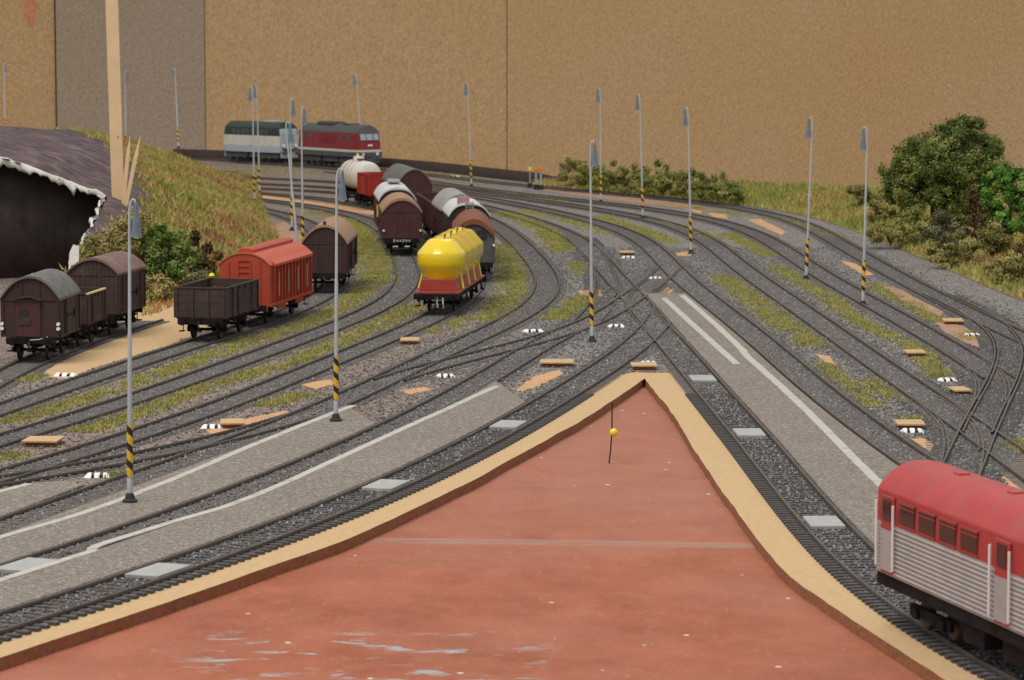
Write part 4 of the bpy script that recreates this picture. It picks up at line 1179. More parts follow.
# --- yellow silo wagon
t = at('silo_wagon', 'bright yellow four-bay silo wagon on a red deck', 'wagon', place='silo')
L = 13.6
hb = L / 2 - 0.55
running_gear(t, L, 8.2, beam_w=2.7)
MB().box((0, 0, 1.22), (2 * hb, 2.55, 0.14)).build('deck', M['deck'], t, bevel=0.02)
MB().prism([(-1.15, 1.29), (1.15, 1.29), (0.95, 1.95), (-0.95, 1.95)], -hb + 0.6, hb - 0.6).build('cradle', M['deck'], t, bevel=0.03)
NB = 4
l0 = hb - 2.0
PROF = [(0.88, 1.75), (0.93, 1.86), (1.26, 2.5), (1.37, 2.68), (1.42, 2.85), (1.42, 3.32), (1.39, 3.43), (1.31, 3.54), (0.80, 4.12), (0.68, 4.20), (0.45, 4.24)]
def ring(r, z):
    pts = []
    top = max(0.0, (z - 3.5) / 0.75)
    for a in np.linspace(-math.pi / 2, math.pi / 2, 15):
        pts.append((l0 + r * math.cos(a), r * math.sin(a), z))
    side = []
    for u in np.linspace(l0, -l0, 37)[1:-1]:
        lobe = abs(math.sin(math.pi * (u + l0) / (2 * l0) * (NB - 1)))
        side.append((u, lobe))
    for u, lobe in side:
        pts.append((u, r * (1 - 0.022 * lobe ** 2), z - 0.02 * top * lobe ** 2))
    for a in np.linspace(math.pi / 2, 3 * math.pi / 2, 15):
        pts.append((-l0 + r * math.cos(a), r * math.sin(a), z))
    for u, lobe in reversed(side):
        pts.append((u, -r * (1 - 0.022 * lobe ** 2), z - 0.02 * top * lobe ** 2))
    return pts
rings = [ring(r, z) for r, z in PROF]
nn_ = len(rings[0])
ves = MB().add([p for q in rings for p in q], [(i * nn_ + j, i * nn_ + (j + 1) % nn_, (i + 1) * nn_ + (j + 1) % nn_, (i + 1) * nn_ + j) for i in range(len(rings) - 1) for j in range(nn_)] + [tuple(range(nn_ - 1, -1, -1)), tuple((len(rings) - 1) * nn_ + j for j in range(nn_))])
ves = ves.build('silo_vessel', M['silo'], t, smooth=True)
for k in range(NB):
    xx = -l0 + 2 * l0 * k / (NB - 1)
    MB().lathe([(0.30, 4.2), (0.30, 4.28), (0.26, 4.31), (0.08, 4.32)], (xx, 0, 0), 20).build('hatch', M['silo'], ves, smooth=True)
    b = MB()
    b.tube([(xx - 0.3, -0.2, 4.22), (xx - 0.3, -0.2, 4.46), (xx + 0.3, -0.2, 4.46), (xx + 0.3, -0.2, 4.22)], 0.03, 5)
    b.build('hatch_clamp', M['black'], ves)
    for s in (-1, 1):
        MB().tube([(xx + 0.1, s * 1.08, 2.35), (xx - 0.25, s * 1.32, 1.35)], 0.055, 8).build('strut', M['silo'], t)
ex = MB()
for s in (-1, 1):
    for k in range(5):
        xx = -hb + 1.2 + k * 2.4
        ex.tube([(xx, s * 1.2, 1.28), (xx, s * 1.28, 0.65), (xx + 0.5, s * 1.28, 0.55)], 0.06, 6)
    ex.tube([(-hb + 0.6, s * 1.25, 1.0), (hb - 0.6, s * 1.25, 1.0)], 0.06, 6)
ex.build('pipework', M['frame'], t)
br = MB()
br.tube([(-hb - 0.12, 0.0, 1.0), (-hb - 0.45, -0.05, 0.75), (-hb - 0.4, -0.1, 0.4)], 0.05, 6)
br.tube([(-hb - 0.12, -0.35, 0.95), (-hb - 0.35, -0.4, 0.6), (-hb - 0.25, -0.42, 0.35)], 0.04, 6)
br.build('brake_hose', M['ltgrey'], t)

# --- rest of that train, curving away to the left
t = at('hopper_wagon', 'dark grey wagon with thick rusty brown arched roof behind the yellow silo', 'wagon', place='arch_van')
running_gear(t, 12.3, 7)
van(t, 12.3, 2.6, floor=1.1, eaves=3.05, apex=4.0, body='dkgrey', roof='rust', roof_t=0.34, over=0.2, p=2.1, end='none', endm='dkgrey')
for y in (-0.55, 0.55):
    MB().box((-5.68, y * 0.9, 3.0), (0.1, 0.6, 0.5)).build('end_vent', M['black'], t)
for y in (-1.3, 1.3):
    MB().lathe([(0.08, 0), (0.08, 0.15), (0.04, 0.2)], (-5.85, y, 2.3), 8, 0, 'x').build('tail_lamp', M['white'], t)
t = at('covered_van', 'brown van with bright white roof, ladder and small pink crate on its end', 'wagon', place='white_roof')
running_gear(t, 8.6, 4.6)
van(t, 8.6, 2.75, eaves=3.35, apex=4.15, body='brown', roof='roofwhite', p=3.4)
MB().box((-2.8, 0.35, 4.3), (0.9, 0.8, 0.55)).build('brake_box', mat('pink_plaster', (0.36, 0.20, 0.19), 0.8), t, bevel=0.03)
ld = MB()
for y in (-0.25, 0.25):
    ld.tube([(-3.95, y, 1.3), (-3.95, y, 4.3)], 0.035, 5)
for z in np.arange(1.5, 4.3, 0.3):
    ld.tube([(-3.95, -0.25, z), (-3.95, 0.25, z)], 0.03, 5)
ld.build('ladder', M['rooflight'], t)
t = at('covered_van', 'brown van with rounded pale grey roof behind the white roofed one', 'wagon', place='grey_roof')
running_gear(t, 10, 5.4)
van(t, 10, 2.7, eaves=3.2, apex=4.3, body='brown3', roof='rooflight', p=2.2)
t = at('open_wagon', 'long high-sided brown open wagon in the curve beside the middle vans', 'wagon', place='deep_gondola')
running_gear(t, 14.5, 8.5, bogie=True)
gondola(t, 14.5, 2.8, top=3.1, body='brown3', ribs=11, inner='brown', boards=False, rim='brown2')
t = at('covered_van', 'brown van with dull grey arched roof at the far end of the long open wagon', 'wagon', place='grey_van')
running_gear(t, 11, 6)
van(t, 11, 2.85, eaves=3.05, apex=4.3, body='brown3', roof='roofgrey', p=2.1)
t = at('open_wagon', 'small bright red open wagon with ribbed sides', 'wagon', place='red_gondola')
running_gear(t, 5.5, 3)
gondola(t, 5.5, 2.75, top=3.0, body='redbright', ribs=6, inner='redbright', boards=False)
t = at('tank_wagon', 'white tank wagon with dome, last in the curved train', 'wagon', place='white_tank')
L = 6.5
hb = L / 2 - 0.55
running_gear(t, L, 3.6)
ta = MB()
r0 = 1.32
ta.lathe([(0.05, -hb), (0.6, -hb + 0.02), (1.1, -hb + 0.14), (r0, -hb + 0.42), (r0, hb - 0.42), (1.1, hb - 0.14), (0.6, hb - 0.02), (0.05, hb)], (0, 0, 2.62), 32, 0, 'x')
ta.build('tank', M['tank'], t, smooth=True)
MB().lathe([(0.5, 3.8), (0.5, 4.2), (0.42, 4.32), (0.1, 4.36)], (0.4, 0, 0), 20).build('dome', M['tank'], t, smooth=True)
bd = MB()
for xx in (-1.1, 0, 1.1):
    bd.lathe([(r0 + 0.015, xx - 0.06), (r0 + 0.03, xx - 0.03), (r0 + 0.03, xx + 0.03), (r0 + 0.015, xx + 0.06)], (0, 0, 2.62), 32, 0, 'x')
bd.build('tank_band', mat('tank_band', (0.44, 0.30, 0.2), 0.6), t)
sd = MB()
for xx in (-hb + 0.6, hb - 0.6):
    sd.prism([(-1.0, 1.15), (1.0, 1.15), (0.8, 1.7), (-0.8, 1.7)], xx - 0.2, xx + 0.2)
sd.build('saddle', M['frame'], t)
wk = MB().box((0.3, 0, 4.08), (2.6, 0.6, 0.06))
for xx in (-0.9, 1.5):
    wk.tube([(xx, -0.3, 4.1), (xx, -0.3, 4.6)], 0.03, 5)
wk.tube([(-0.9, -0.3, 4.6), (1.5, -0.3, 4.6)], 0.03, 5)
wk.build('catwalk', M['frame'], t)
MB().lathe([(0.1, 4.36), (0.13, 4.45), (0.04, 4.6)], (0.4, 0.1, 0), 8).build('filler_cap', M['lemon'], t)

# ------------------------------------------------------------------ locomotives (local +x points away from the viewer's end: the cab seen is at -x)
def loco_gear(t, L, wb):
    for c in (-wb / 2, wb / 2):
        f = MB()
        for y in (-1.05, 1.05):
            f.box((c, y, 0.72), (3.6, 0.12, 0.5))
            for k in (-1.2, 0, 1.2):
                f.box((c + k, y * 1.05, 0.55), (0.35, 0.15, 0.35))
        bg_ = f.build('bogie', M['dkgrey'], t, bevel=0.02)
        for k in (-1.25, 0, 1.25):
            for y in (-0.72, 0.72):
                MB().lathe([(0.1, -0.07), (0.42, -0.07), (0.5, -0.02), (0.53, 0.05), (0.1, 0.07)], (c + k, y, 0.51), 18, 0, 'y').build('wheel', M['wheel'], bg_, smooth=True)
    MB().box((0, 0, 0.75), (wb - 4.2, 2.2, 0.55)).build('fuel_tank', M['dkgrey'], t, bevel=0.05)
    for s in (-1, 1):
        for y in (-0.87, 0.87):
            o = MB().lathe([(0.12, 0), (0.12, 0.35), (0.26, 0.36), (0.24, 0.42)], (0, 0, 0), 12, 0, 'x').build('buffer', M['dkgrey'], t, smooth=True)
            o.location = (s * (L / 2 - 0.42), y, 1.05)
            if s < 0: o.rotation_euler = (0, 0, math.pi)

t = at('diesel_locomotive', 'maroon diesel locomotive with grey roof and pale waist stripe by the back wall', 'locomotive', place='red_loco')
t.scale = (1.05, 1.12, 1.17)
L = 13.2
hb = L / 2 - 0.45
loco_gear(t, L, 7.4)
W = 2.95
MB().prism([(-W / 2, 1.05), (W / 2, 1.05), (W / 2, 1.55), (-W / 2, 1.55)], -hb, hb).build('frame', M['dkgrey'], t)
def nose(prof, x0, x1, tap, m, name, par, smooth=False):
    mb = MB()
    n = len(prof)
    zs = [z for _, z in prof]
    vs = []
    for x, k in ((x0, tap), (x0 + 0.9, 1), (x1 - 0.9, 1), (x1, tap)):
        for y, z in prof:
            dx = 0
            if k != 1:
                dx = max(0, (z - 2.5)) * 0.28 * (1 if x < 0 else -1)
            vs.append((x + dx, y * k, z))
    fs = []
    for i in range(3):
        for j in range(n):
            fs.append((i * n + j, i * n + (j + 1) % n, (i + 1) * n + (j + 1) % n, (i + 1) * n + j))
    fs += [tuple(range(n - 1, -1, -1)), tuple(range(3 * n, 4 * n))]
    mb.add(vs, fs)
    return mb.build(name, M[m], par, smooth=smooth)
nose([(-W / 2, 1.75), (W / 2, 1.75), (W / 2, 3.35), (-W / 2, 3.35)], -hb, hb, 0.88, 'maroon', 'body', t)
nose([(-W / 2 - 0.01, 1.54), (W / 2 + 0.01, 1.54), (W / 2 + 0.01, 1.76), (-W / 2 - 0.01, 1.76)], -hb - 0.01, hb + 0.01, 0.88, 'cream', 'waist_stripe', t)
nose([(-W / 2, 3.35), (W / 2, 3.35)] + [(y, z) for y, z in arch(W, 3.42, 4.15, 10, 2.6)], -hb, hb, 0.88, 'dkgrey', 'roof', t)
rf = MB()
rf.box((1.5, 0, 4.2), (3.4, 1.5, 0.22))
rf.lathe([(0.7, 4.28), (0.7, 4.36), (0.6, 4.38)], (2.6, 0, 0), 16)
rf.lathe([(0.7, 4.28), (0.7, 4.36), (0.6, 4.38)], (0.6, 0, 0), 16)
rf.box((-2.5, 0, 4.17), (1.6, 1.1, 0.14))
rf.build('roof_fan', M['dkgrey'], t, bevel=0.02)
for s in (-1, 1):
    for y, w in ((-0.78, 0.62), (0, 0.72), (0.78, 0.62)):
        MB().box((s * (hb - 0.13), y, 2.98), (0.12, w, 0.62), rot=Matrix.Rotation(-s * 0.27, 3, 'Y')).build('windscreen', M['glass'], t, bevel=0.03)
    for y in (-0.85, 0.85):
        MB().lathe([(0.16, 0), (0.16, 0.08), (0.1, 0.1)], (s * (hb + 0.02) - (0.1 if s < 0 else 0), y, 1.35), 12, 0, 'x').build('headlight', M['white'], t)
    MB().box((s * (hb + 0.01), 0, 2.2), (0.04, 0.55, 0.16)).build('number_plate', M['white'], t)
    for xx in (-4.6, -3.0, 3.0, 4.6):
        MB().box((xx, s * W / 2, 2.92), (0.85 if abs(xx) < 4 else 0.6, 0.06, 0.5)).build('side_window', M['darkglass'], t, bevel=0.02)
    g = MB()
    for k in range(9):
        g.box((-1.6 + k * 0.4, s * (W / 2 + 0.01), 2.75), (0.28, 0.06, 0.8))
    g.build('side_grille', M['maroon'], t)
    MB().box((s * (hb + 0.0), 0, 0.75), (0.1, 2.4, 0.5)).build('snow_plough', M['dkgrey'], t)

t = at('diesel_locomotive', 'cream and dark green diesel locomotive with pale grey cab end by the back wall', 'locomotive', place='green_loco')
t.scale = (0.97, 1.12, 1.15)
L = 11.2
hb = L / 2 - 0.45
loco_gear(t, L, 5.8)
nose([(-W / 2, 1.05), (W / 2, 1.05), (W / 2, 1.7), (-W / 2, 1.7)], -hb, hb, 0.9, 'ltgrey', 'frame', t)
nose([(-W / 2, 1.7), (W / 2, 1.7), (W / 2, 2.75), (-W / 2, 2.75)], -hb, hb, 0.9, 'cream', 'body', t)
nose([(-W / 2, 2.75), (W / 2, 2.75), (W / 2, 3.55)] + arch(W, 3.6, 4.15, 10, 2.6) + [(-W / 2, 3.55)], -hb, hb, 0.9, 'green', 'roof', t)
for s in (-1, 1):
    MB().box((s * (hb + 0.02), 0, 1.9), (0.12, 2.5, 1.5)).build('cab_front', M['ltgrey'], t, bevel=0.1)
    MB().box((s * (hb - 0.16), 0, 3.05), (0.14, 2.4, 0.85), rot=Matrix.Rotation(-s * 0.27, 3, 'Y')).build('windscreen_frame', M['ltgrey'], t, bevel=0.05)
    for y in (-0.58, 0.58):
        MB().box((s * (hb - 0.11), y, 3.08), (0.14, 0.95, 0.62), rot=Matrix.Rotation(-s * 0.27, 3, 'Y')).build('windscreen', M['glass'], t, bevel=0.05)
    for y in (-0.85, 0.85):
        MB().lathe([(0.2, 0), (0.2, 0.1), (0.1, 0.12)], (s * (hb + 0.08) - (0.12 if s < 0 else 0), y, 1.75), 12, 0, 'x').build('headlight', M['white'], t)
    MB().prism([(-1.0, 1.35), (0, 1.15), (1.0, 1.35), (1.0, 1.55), (0, 1.35), (-1.0, 1.55)], s * (hb + 0.1) - 0.03, s * (hb + 0.1) + 0.03).build('chevron', M['green'], t)
    MB().box((s * hb, 0, 0.75), (0.1, 2.4, 0.5)).build('snow_plough', M['ltgrey'], t)
    g = MB()
    for k in range(8):
        g.box((-3.0 + k * 0.85, s * (W / 2 + 0.01), 3.15), (0.6, 0.06, 0.55))
    g.build('side_grille', M['dkgrey'], t)
    for k in range(3):
        MB().box((-3.6 + k * 3.6, s * (W / 2 + 0.02), 2.2), (0.7, 0.05, 0.9)).build('side_door', M['cream'], t, bevel=0.02)
MB().box((-2.2, 0, 4.2), (1.8, 1.4, 0.2)).build('roof_box', M['ltgrey'], t, bevel=0.03)

# ------------------------------------------------------------------ railcar entering at the right
t = at('railcar', 'red railcar with ribbed silver lower side running past the platform', 'railcar', place='railcar')
L = 24
hb = L / 2
W = 2.9
def rounded(prof, inset):     # body cross-section pulled in at both ends for rounded corners
    return prof
side = [(-W / 2, 1.15), (W / 2, 1.15), (W / 2, 2.62), (-W / 2, 2.62)]
def shell(prof, name, m, smooth=False, r=0.45):
    mb = MB()
    n = len(prof)
    xs_, ks = [-hb, -hb + 0.12, -hb + r, hb - r, hb - 0.12, hb], [0.80, 0.93, 1, 1, 0.93, 0.80]
    vs = [(x, y * k, z) for x, k in zip(xs_, ks) for y, z in prof]
    fs = [(i * n + j, i * n + (j + 1) % n, (i + 1) * n + (j + 1) % n, (i + 1) * n + j) for i in range(5) for j in range(n)]
    fs += [tuple(range(n - 1, -1, -1)), tuple(range(5 * n, 6 * n))]
    return mb.add(vs, fs).build(name, M[m], t, smooth=smooth)
shell(side, 'lower_body', 'carsilver')
shell([(-W / 2, 2.62), (W / 2, 2.62), (W / 2 - 0.03, 3.45), (-W / 2 + 0.03, 3.45)], 'upper_body', 'carred')
shell([(-W / 2 + 0.03, 3.45), (W / 2 - 0.03, 3.45)] + arch(W - 0.06, 3.5, 4.2, 16, 2.6), 'roof', 'carred', smooth=True)
for s in (-1, 1):
    for k in range(11):
        MB().tube([(-hb + 0.6, s * (W / 2), 1.24 + k * 0.128), (hb - 0.6, s * (W / 2), 1.24 + k * 0.128)], 0.04, 6).build('side_rib', M['carsilver'], t, smooth=True)
    for k in range(13):
        xx = -hb + 2.6 + k * 1.45
        if 8.1 < xx + hb < 10.3: continue
        w = MB().box((xx, s * (W / 2 - 0.005), 3.02), (1.15, 0.05, 0.6)).build('window', M['darkglass'], t, bevel=0.03)
        fr = MB()
        for dz in (-0.32, 0.32):
            fr.box((xx, s * (W / 2 + 0.01), 3.02 + dz), (1.22, 0.05, 0.05))
        fr.box((xx, s * (W / 2 + 0.015), 3.2), (1.16, 0.04, 0.03))
        fr.build('window_frame', M['carred'], w)
    for sx in (-1, 0.02):
        xx = (-hb + 1.25) if sx == -1 else -hb + 9.2
        d = MB().box((xx, s * (W / 2 + 0.02), 2.3), (0.95, 0.06, 2.2)).build('door', M['carred'], t, bevel=0.02)
        MB().box((xx, s * (W / 2 + 0.06), 1.85), (0.8, 0.03, 1.15)).build('door_panel', M['carsilver'], d)
        MB().box((xx, s * (W / 2 + 0.055), 3.0), (0.6, 0.04, 0.6)).build('door_window', M['darkglass'], d)
        for e in (-0.62, 0.62):
            MB().tube([(xx + e, s * (W / 2 + 0.12), 1.35), (xx + e, s * (W / 2 + 0.12), 3.2)], 0.04, 8).build('grab_rail', M['white'], d)
MB().box((0, 0, 0.98), (2 * hb - 0.6, W - 0.1, 0.4)).build('solebar', M['frame'], t)
ub = MB()
for k, (xx, ln) in enumerate(((-5.2, 1.4), (-2.2, 2.2), (1.2, 2.6), (4.6, 1.6))):
    for s in (-1, 1):
        ub.box((xx, s * 0.95, 0.72), (ln, 0.55, 0.6))
ub.build('equipment_box', M['frame'], t, bevel=0.03)
for c in (-8.6, 8.6):
    b = MB()
    for y in (-1.0, 1.0):
        b.box((c, y, 0.55), (2.9, 0.12, 0.32))
        for k in (-0.95, 0.95):
            b.box((c + k, y * 1.06, 0.5), (0.35, 0.16, 0.3))
    bb = b.build('bogie', M['frame'], t)
    for k in (-0.95, 0.95):
        for y in (-0.72, 0.72):
            MB().lathe([(0.1, -0.07), (0.4, -0.07), (0.46, -0.02), (0.5, 0.05), (0.1, 0.07)], (c + k, y, 0.49), 18, 0, 'y').build('wheel', M['wheel'], bb, smooth=True)
for s in (-1, 1):
    for y in (-0.87, 0.87):
        o = MB().lathe([(0.1, 0), (0.1, 0.3), (0.22, 0.31), (0.2, 0.36)], (0, 0, 0), 12, 0, 'x').build('buffer', M['frame'], t, smooth=True)
        o.location = (s * (hb - 0.05), y, 1.05)
        if s < 0: o.rotation_euler = (0, 0, math.pi)
    for y in (-0.6, 0.6):
        MB().box((s * (hb - 0.02), y, 3.0), (0.06, 0.85, 0.62)).build('end_window', M['darkglass'], t, bevel=0.03)
rv = MB()
for k in range(6):
    rv.box((-hb + 3 + k * 3.6, 0, 4.2), (0.42, 0.34, 0.1))
rv.build('roof_vent', M['carred'], t, bevel=0.03)

for o in t.children:          # the body rides high above the bogies
    if o.name.split('.')[0] in ('lower_body', 'upper_body', 'roof', 'side_rib', 'window', 'door', 'end_window', 'roof_vent', 'solebar'):
        o.location.z += 0.24

# ------------------------------------------------------------------ yard lamps
LAMP_H = 10.75
POLE = MB()
POLE.tube([(0, 0, 0.3), (0, 0, 0.88), (0, 0, 0.92), (0, 0, 2.74), (0, 0, 2.76), (0, 0, 5.9), (0, 0, 6.0), (0, 0, 9.9), (0.01, 0, 10.35), (0.05, 0, 10.58), (0.12, 0, 10.70), (0.19, 0, 10.66), (0.22, 0, 10.50)],
          [0.10, 0.10, 0.085, 0.085, 0.085, 0.075, 0.062, 0.052, 0.05, 0.048, 0.045, 0.042, 0.04], 12)
POLE_ME = POLE.mesh('pole', M['steel'], smooth=True)
BASE_ME = MB().lathe([(0.27, 0), (0.27, 0.07), (0.19, 0.12), (0.15, 0.26), (0.10, 0.33)], n=14).mesh('lamp_foot', M['black'], smooth=True)
SHADE_ME = MB().lathe([(0.05, 10.6), (0.07, 10.5), (0.10, 10.2), (0.115, 9.95), (0.135, 9.9), (0.14, 9.84), (0.16, 9.62), (0.20, 9.42), (0.21, 9.37), (0.17, 9.39)], (0.24, 0, 0), 18).mesh('lamp_shade', [M['shade']], smooth=True)
BULB_ME = MB().lathe([(0.15, 9.4), (0.11, 9.34), (0.04, 9.31)], (0.24, 0, 0), 14).mesh('lamp_glass', [M['white']], smooth=True)
def band_mesh():
    mb = MB()
    n, rows, r = 36, 60, 0.112
    z0, z1 = 0.9, 2.75
    for j in range(rows + 1):
        for k in range(n):
            a = 2 * math.pi * k / n
            mb.v.append((r * math.cos(a), r * math.sin(a), z0 + (z1 - z0) * j / rows))
    for j in range(rows):
        for k in range(n):
            mb.f.append((j * n + k, j * n + (k + 1) % n, (j + 1) * n + (k + 1) % n, (j + 1) * n + k))
            mb.m.append(int(((j / rows) * 3.1 + (k / n) * 1.0 + 0.3) % 1 > 0.55))
    mb.f.append(tuple(range(rows * n, rows * n + n)))
    mb.m.append(1)
    return mb.mesh('warning_band', [M['yellow'], M['black']], smooth=True)
BAND_ME = band_mesh()
LAMPS = {  # key: arm direction in degrees, lean x, lean y, label
 'A': (-10, -0.6, 0, 'tall yard lamp on the left platform, nearest of all lamps'),
 'B': (-10, -0.5, 0, 'yard lamp at the platform end in front of the open tracks, second nearest'),
 'C': (-20, 0.6, 0, 'yard lamp just left of the slip crossing'),
 'D': (165, 1.5, 0, 'yard lamp beyond the slip crossing with striped foot on gravel'),
 'E': (170, -1.8, 0, 'yard lamp left of the last right one, between two right tracks'),
 'Fp': (172, -0.8, 0, 'rightmost yard lamp, left of the big green tree'),
 'G': (165, 1.8, 0, 'yard lamp in front of the hedge, third from the right row end'),
 'Hh': (165, 0.6, 0, 'yard lamp in front of the left part of the hedge'),
 'I': (170, 2.0, 0, 'yard lamp by the end of the dark edge board'),
 'J': (165, 4.2, 0, 'yard lamp in front of the maroon locomotive, above the white tank'),
 'K1': (185, 1.0, 0, 'striped yard lamp in front of the green locomotive, right one of the close pair'),
 'K2': (180, 0.6, 0, 'yard lamp rising behind the grassy hill, left one of the close pair'),
 'L1': (10, 0.4, 0, 'yard lamp with striped foot by the orange soil, left of the leaning one'),
 'L2': (10, 0.3, 0, 'yard lamp between the two locomotives, right of the leaning one'),
 'L3': (0, 5.2, 0, 'leaning yard lamp behind the orange red covered wagon'),
 'M1': (10, 0, 0, 'faint far yard lamp at the left edge in front of the wall'),
 'M2': (0, 0, 0, 'far yard lamp half hidden by the wooden post'),
 'M3': (170, 2.0, 0, 'far yard lamp in front of the grey wall panel')}
proto = None
for k, (arm, lx, ly, lab) in LAMPS.items():
    x, y = POLES[k]
    z = PZ if k in 'AB' else 0.0
    if k == 'K2': z = max(0, hill_h(x, y))
    if k in ('M1', 'M2', 'M3'): z = -0.06 if y > 400 else max(0.0, hill_h(x, y) if y < 345 else 0)
    if proto is None:
        proto = thing('yard_lamp', lab, 'lamp post')
        for nm, me in (('lamp_foot', BASE_ME), ('pole', POLE_ME), ('warning_band', BAND_ME), ('lamp_shade', SHADE_ME)):
            o = link(nm, me, proto)
            if nm == 'lamp_shade': link('lamp_glass', BULB_ME, o)
        r = proto
    else:
        r = copy_tree(proto)
    r['label'] = lab
    r['group'] = 'yard lamps'
    r.location = (x, y, z)
    r.rotation_euler = Matrix.Rotation(R(-lx), 3, 'Y').to_euler()
    if True:
        m3 = Matrix.Rotation(R(-lx), 3, 'Y') @ Matrix.Rotation(R(arm), 3, 'Z')
        r.rotation_euler = m3.to_euler()

# ------------------------------------------------------------------ concrete crossing plates between the rails
PLATE_LABELS = ['pale crossing plate on the foremost track near the left corner, left of the next plate', 'pale crossing plate in the middle of the foremost left track', 'pale crossing plate on the foremost left track nearest the arrow tip',
 'pale crossing plate on the second left track at the left edge', 'pale crossing plate on the railcar track nearest the arrow tip', 'middle pale crossing plate on the railcar track', 'pale crossing plate on the track just in front of the railcar']
PM = MB().slab([(-1.1, -0.58), (1.1, -0.58), (1.1, 0.58), (-1.1, 0.58)], 0.02, 0.165).mesh('crossing_plate', M['plate'])
for (x, y, a), lab in zip(PLATES, PLATE_LABELS):
    o = link('crossing_plate', PM)
    o.location = (x, y, 0.0)
    o.rotation_euler = (0, 0, a)
    b = o.modifiers.new('bevel', 'BEVEL')
    b.width, b.segments = 0.03, 2
    tag(o, lab, 'crossing plate', 'crossing plates')

# ------------------------------------------------------------------ wooden covers over the point motors and the little white-black point markers
COVER_LABELS = ['tan wooden cover near the left edge between the third and fourth track', 'small pale wooden cover in front of the yellow silo wagon', 'tan wooden cover left of the second lamp post, by the white marker', 'tan wooden cover left of the arrow tip', 'tan wooden cover on the arrow tip of the tan board',
 'brown wooden cover just beyond the slip crossing', 'brown wooden cover by the points of the outermost right track', 'brown wooden cover in the grass of the right tracks', 'brown wooden cover beside the ladder points', 'tan wooden cover above the ragged bare spot at right']
for i, ((x, y, w), lab) in enumerate(zip(COVERS, COVER_LABELS)):
    r = thing('point_cover', lab, 'cover', (x, y, 0), R((i * 37) % 11 - 5), 'covers over the point motors')
    h = 0.26
    MB().slab([(-w / 2, -0.7), (w / 2, -0.7), (w / 2 * 0.96, 0.9), (-w / 2 * 1.02, 0.8)], h - 0.08, h).build('lid', M['cork'], r, bevel=0.015)
    MB().slab([(-w / 2 + 0.1, -0.5), (w / 2 - 0.1, -0.5), (w / 2 - 0.1, 0.7), (-w / 2 + 0.1, 0.7)], 0, h - 0.082).build('box', M['corkside'], r)
MARKER_LABELS = ['white and black point marker in front of the dark brake van', 'white and black point marker beside the nearest lamp post', 'white and black point marker left of the second lamp post', 'white and black point marker between the second and third left track',
 'white and black point marker right of the yellow silo wagon', 'white and black point marker at the left foot of the slip crossing', 'white and black point marker on the arrow tip', 'white and black point marker at the start of the right platform', 'white and black point marker beyond the slip crossing',
 'white and black point marker above the ragged bare spot at right', 'white and black point marker by the outermost right points', 'white and black point marker beside the ladder points', 'tiny white point marker far back near the edge board']
for i, ((x, y, w), lab) in enumerate(zip(MARKERS, MARKER_LABELS)):
    r = thing('point_marker', lab, 'point marker', (x, y, 0.0), R((i * 53) % 9 - 4), 'point markers')
    for s, (a, c) in enumerate(((-0.5, -0.2), (-0.1, 0.12), (0.24, 0.52))):
        a *= w; c *= w
        t0 = 0.16 if s == 0 else 0.0
        t1_ = 0.16 if s == 2 else 0.0
        MB().add([(a, -0.3, 0), (c, -0.3, 0), (c, 0.3, 0), (a, 0.3, 0), (a + t0, -0.14, 0.13), (c - t1_, -0.14, 0.13), (c - t1_, 0.18, 0.15), (a + t0, 0.18, 0.15)],
                 [(3, 2, 1, 0), (4, 5, 6, 7), (0, 1, 5, 4), (1, 2, 6, 5), (2, 3, 7, 6), (3, 0, 4, 7)]).build('white_block', M['white'], r, bevel=0.02)
    for (a, c) in ((-0.2, -0.1), (0.12, 0.24)):
        MB().box(((a + c) / 2 * w, -0.02, 0.05), (abs(c - a) * w * 0.98, 0.5, 0.1)).build('black_block', M['black'], r)

# ------------------------------------------------------------------ far signals
for (x, y), m, h, lab in zip(SIGNAL, ('orange', 'orange', 'lemon'), (2.05, 2.0, 1.95), ('far dwarf signal with orange disc on a white post, rightmost of three', 'far dwarf signal with orange disc, middle of three', 'far dwarf signal with yellow disc, leftmost of three')):
    r = thing('dwarf_signal', lab, 'signal', (x, y, 0), 0, 'dwarf signals')
    MB().tube([(0, 0, 0), (0, 0, h)], 0.09 if m == 'orange' else 0.05, 8).build('post', M['ltgrey'], r)
    MB().lathe([(0.04, -0.08), (0.19, -0.07), (0.21, 0), (0.19, 0.07), (0.04, 0.08)], (0, -0.12, h), 16, 0, 'y').build('disc', M[m], r, smooth=True)
    MB().box((0, 0, 0.25), (0.5, 0.4, 0.5)).build('foot', M['black'], r)

# ------------------------------------------------------------------ wire with a yellow bead standing on the red board
x, y = WIRE[0]
r = thing('wire_pin', 'thin dark wire with a yellow bead standing on the red board', 'pin', (x, y, RED_Z + 0.03), 0)
MB().tube([(-0.04, 0, 0), (0.02, 0, 0.5), (0.07, 0, 1.2), (0.08, 0, 2.42)], 0.028, 8).build('wire', M['black'], r, smooth=True)
MB().lathe([(0.02, 1.06), (0.1, 1.09), (0.155, 1.17), (0.165, 1.23), (0.155, 1.29), (0.1, 1.37), (0.02, 1.4)], (0.14, -0.02, 0), 18).build('bead', M['lemon'], r, smooth=True)

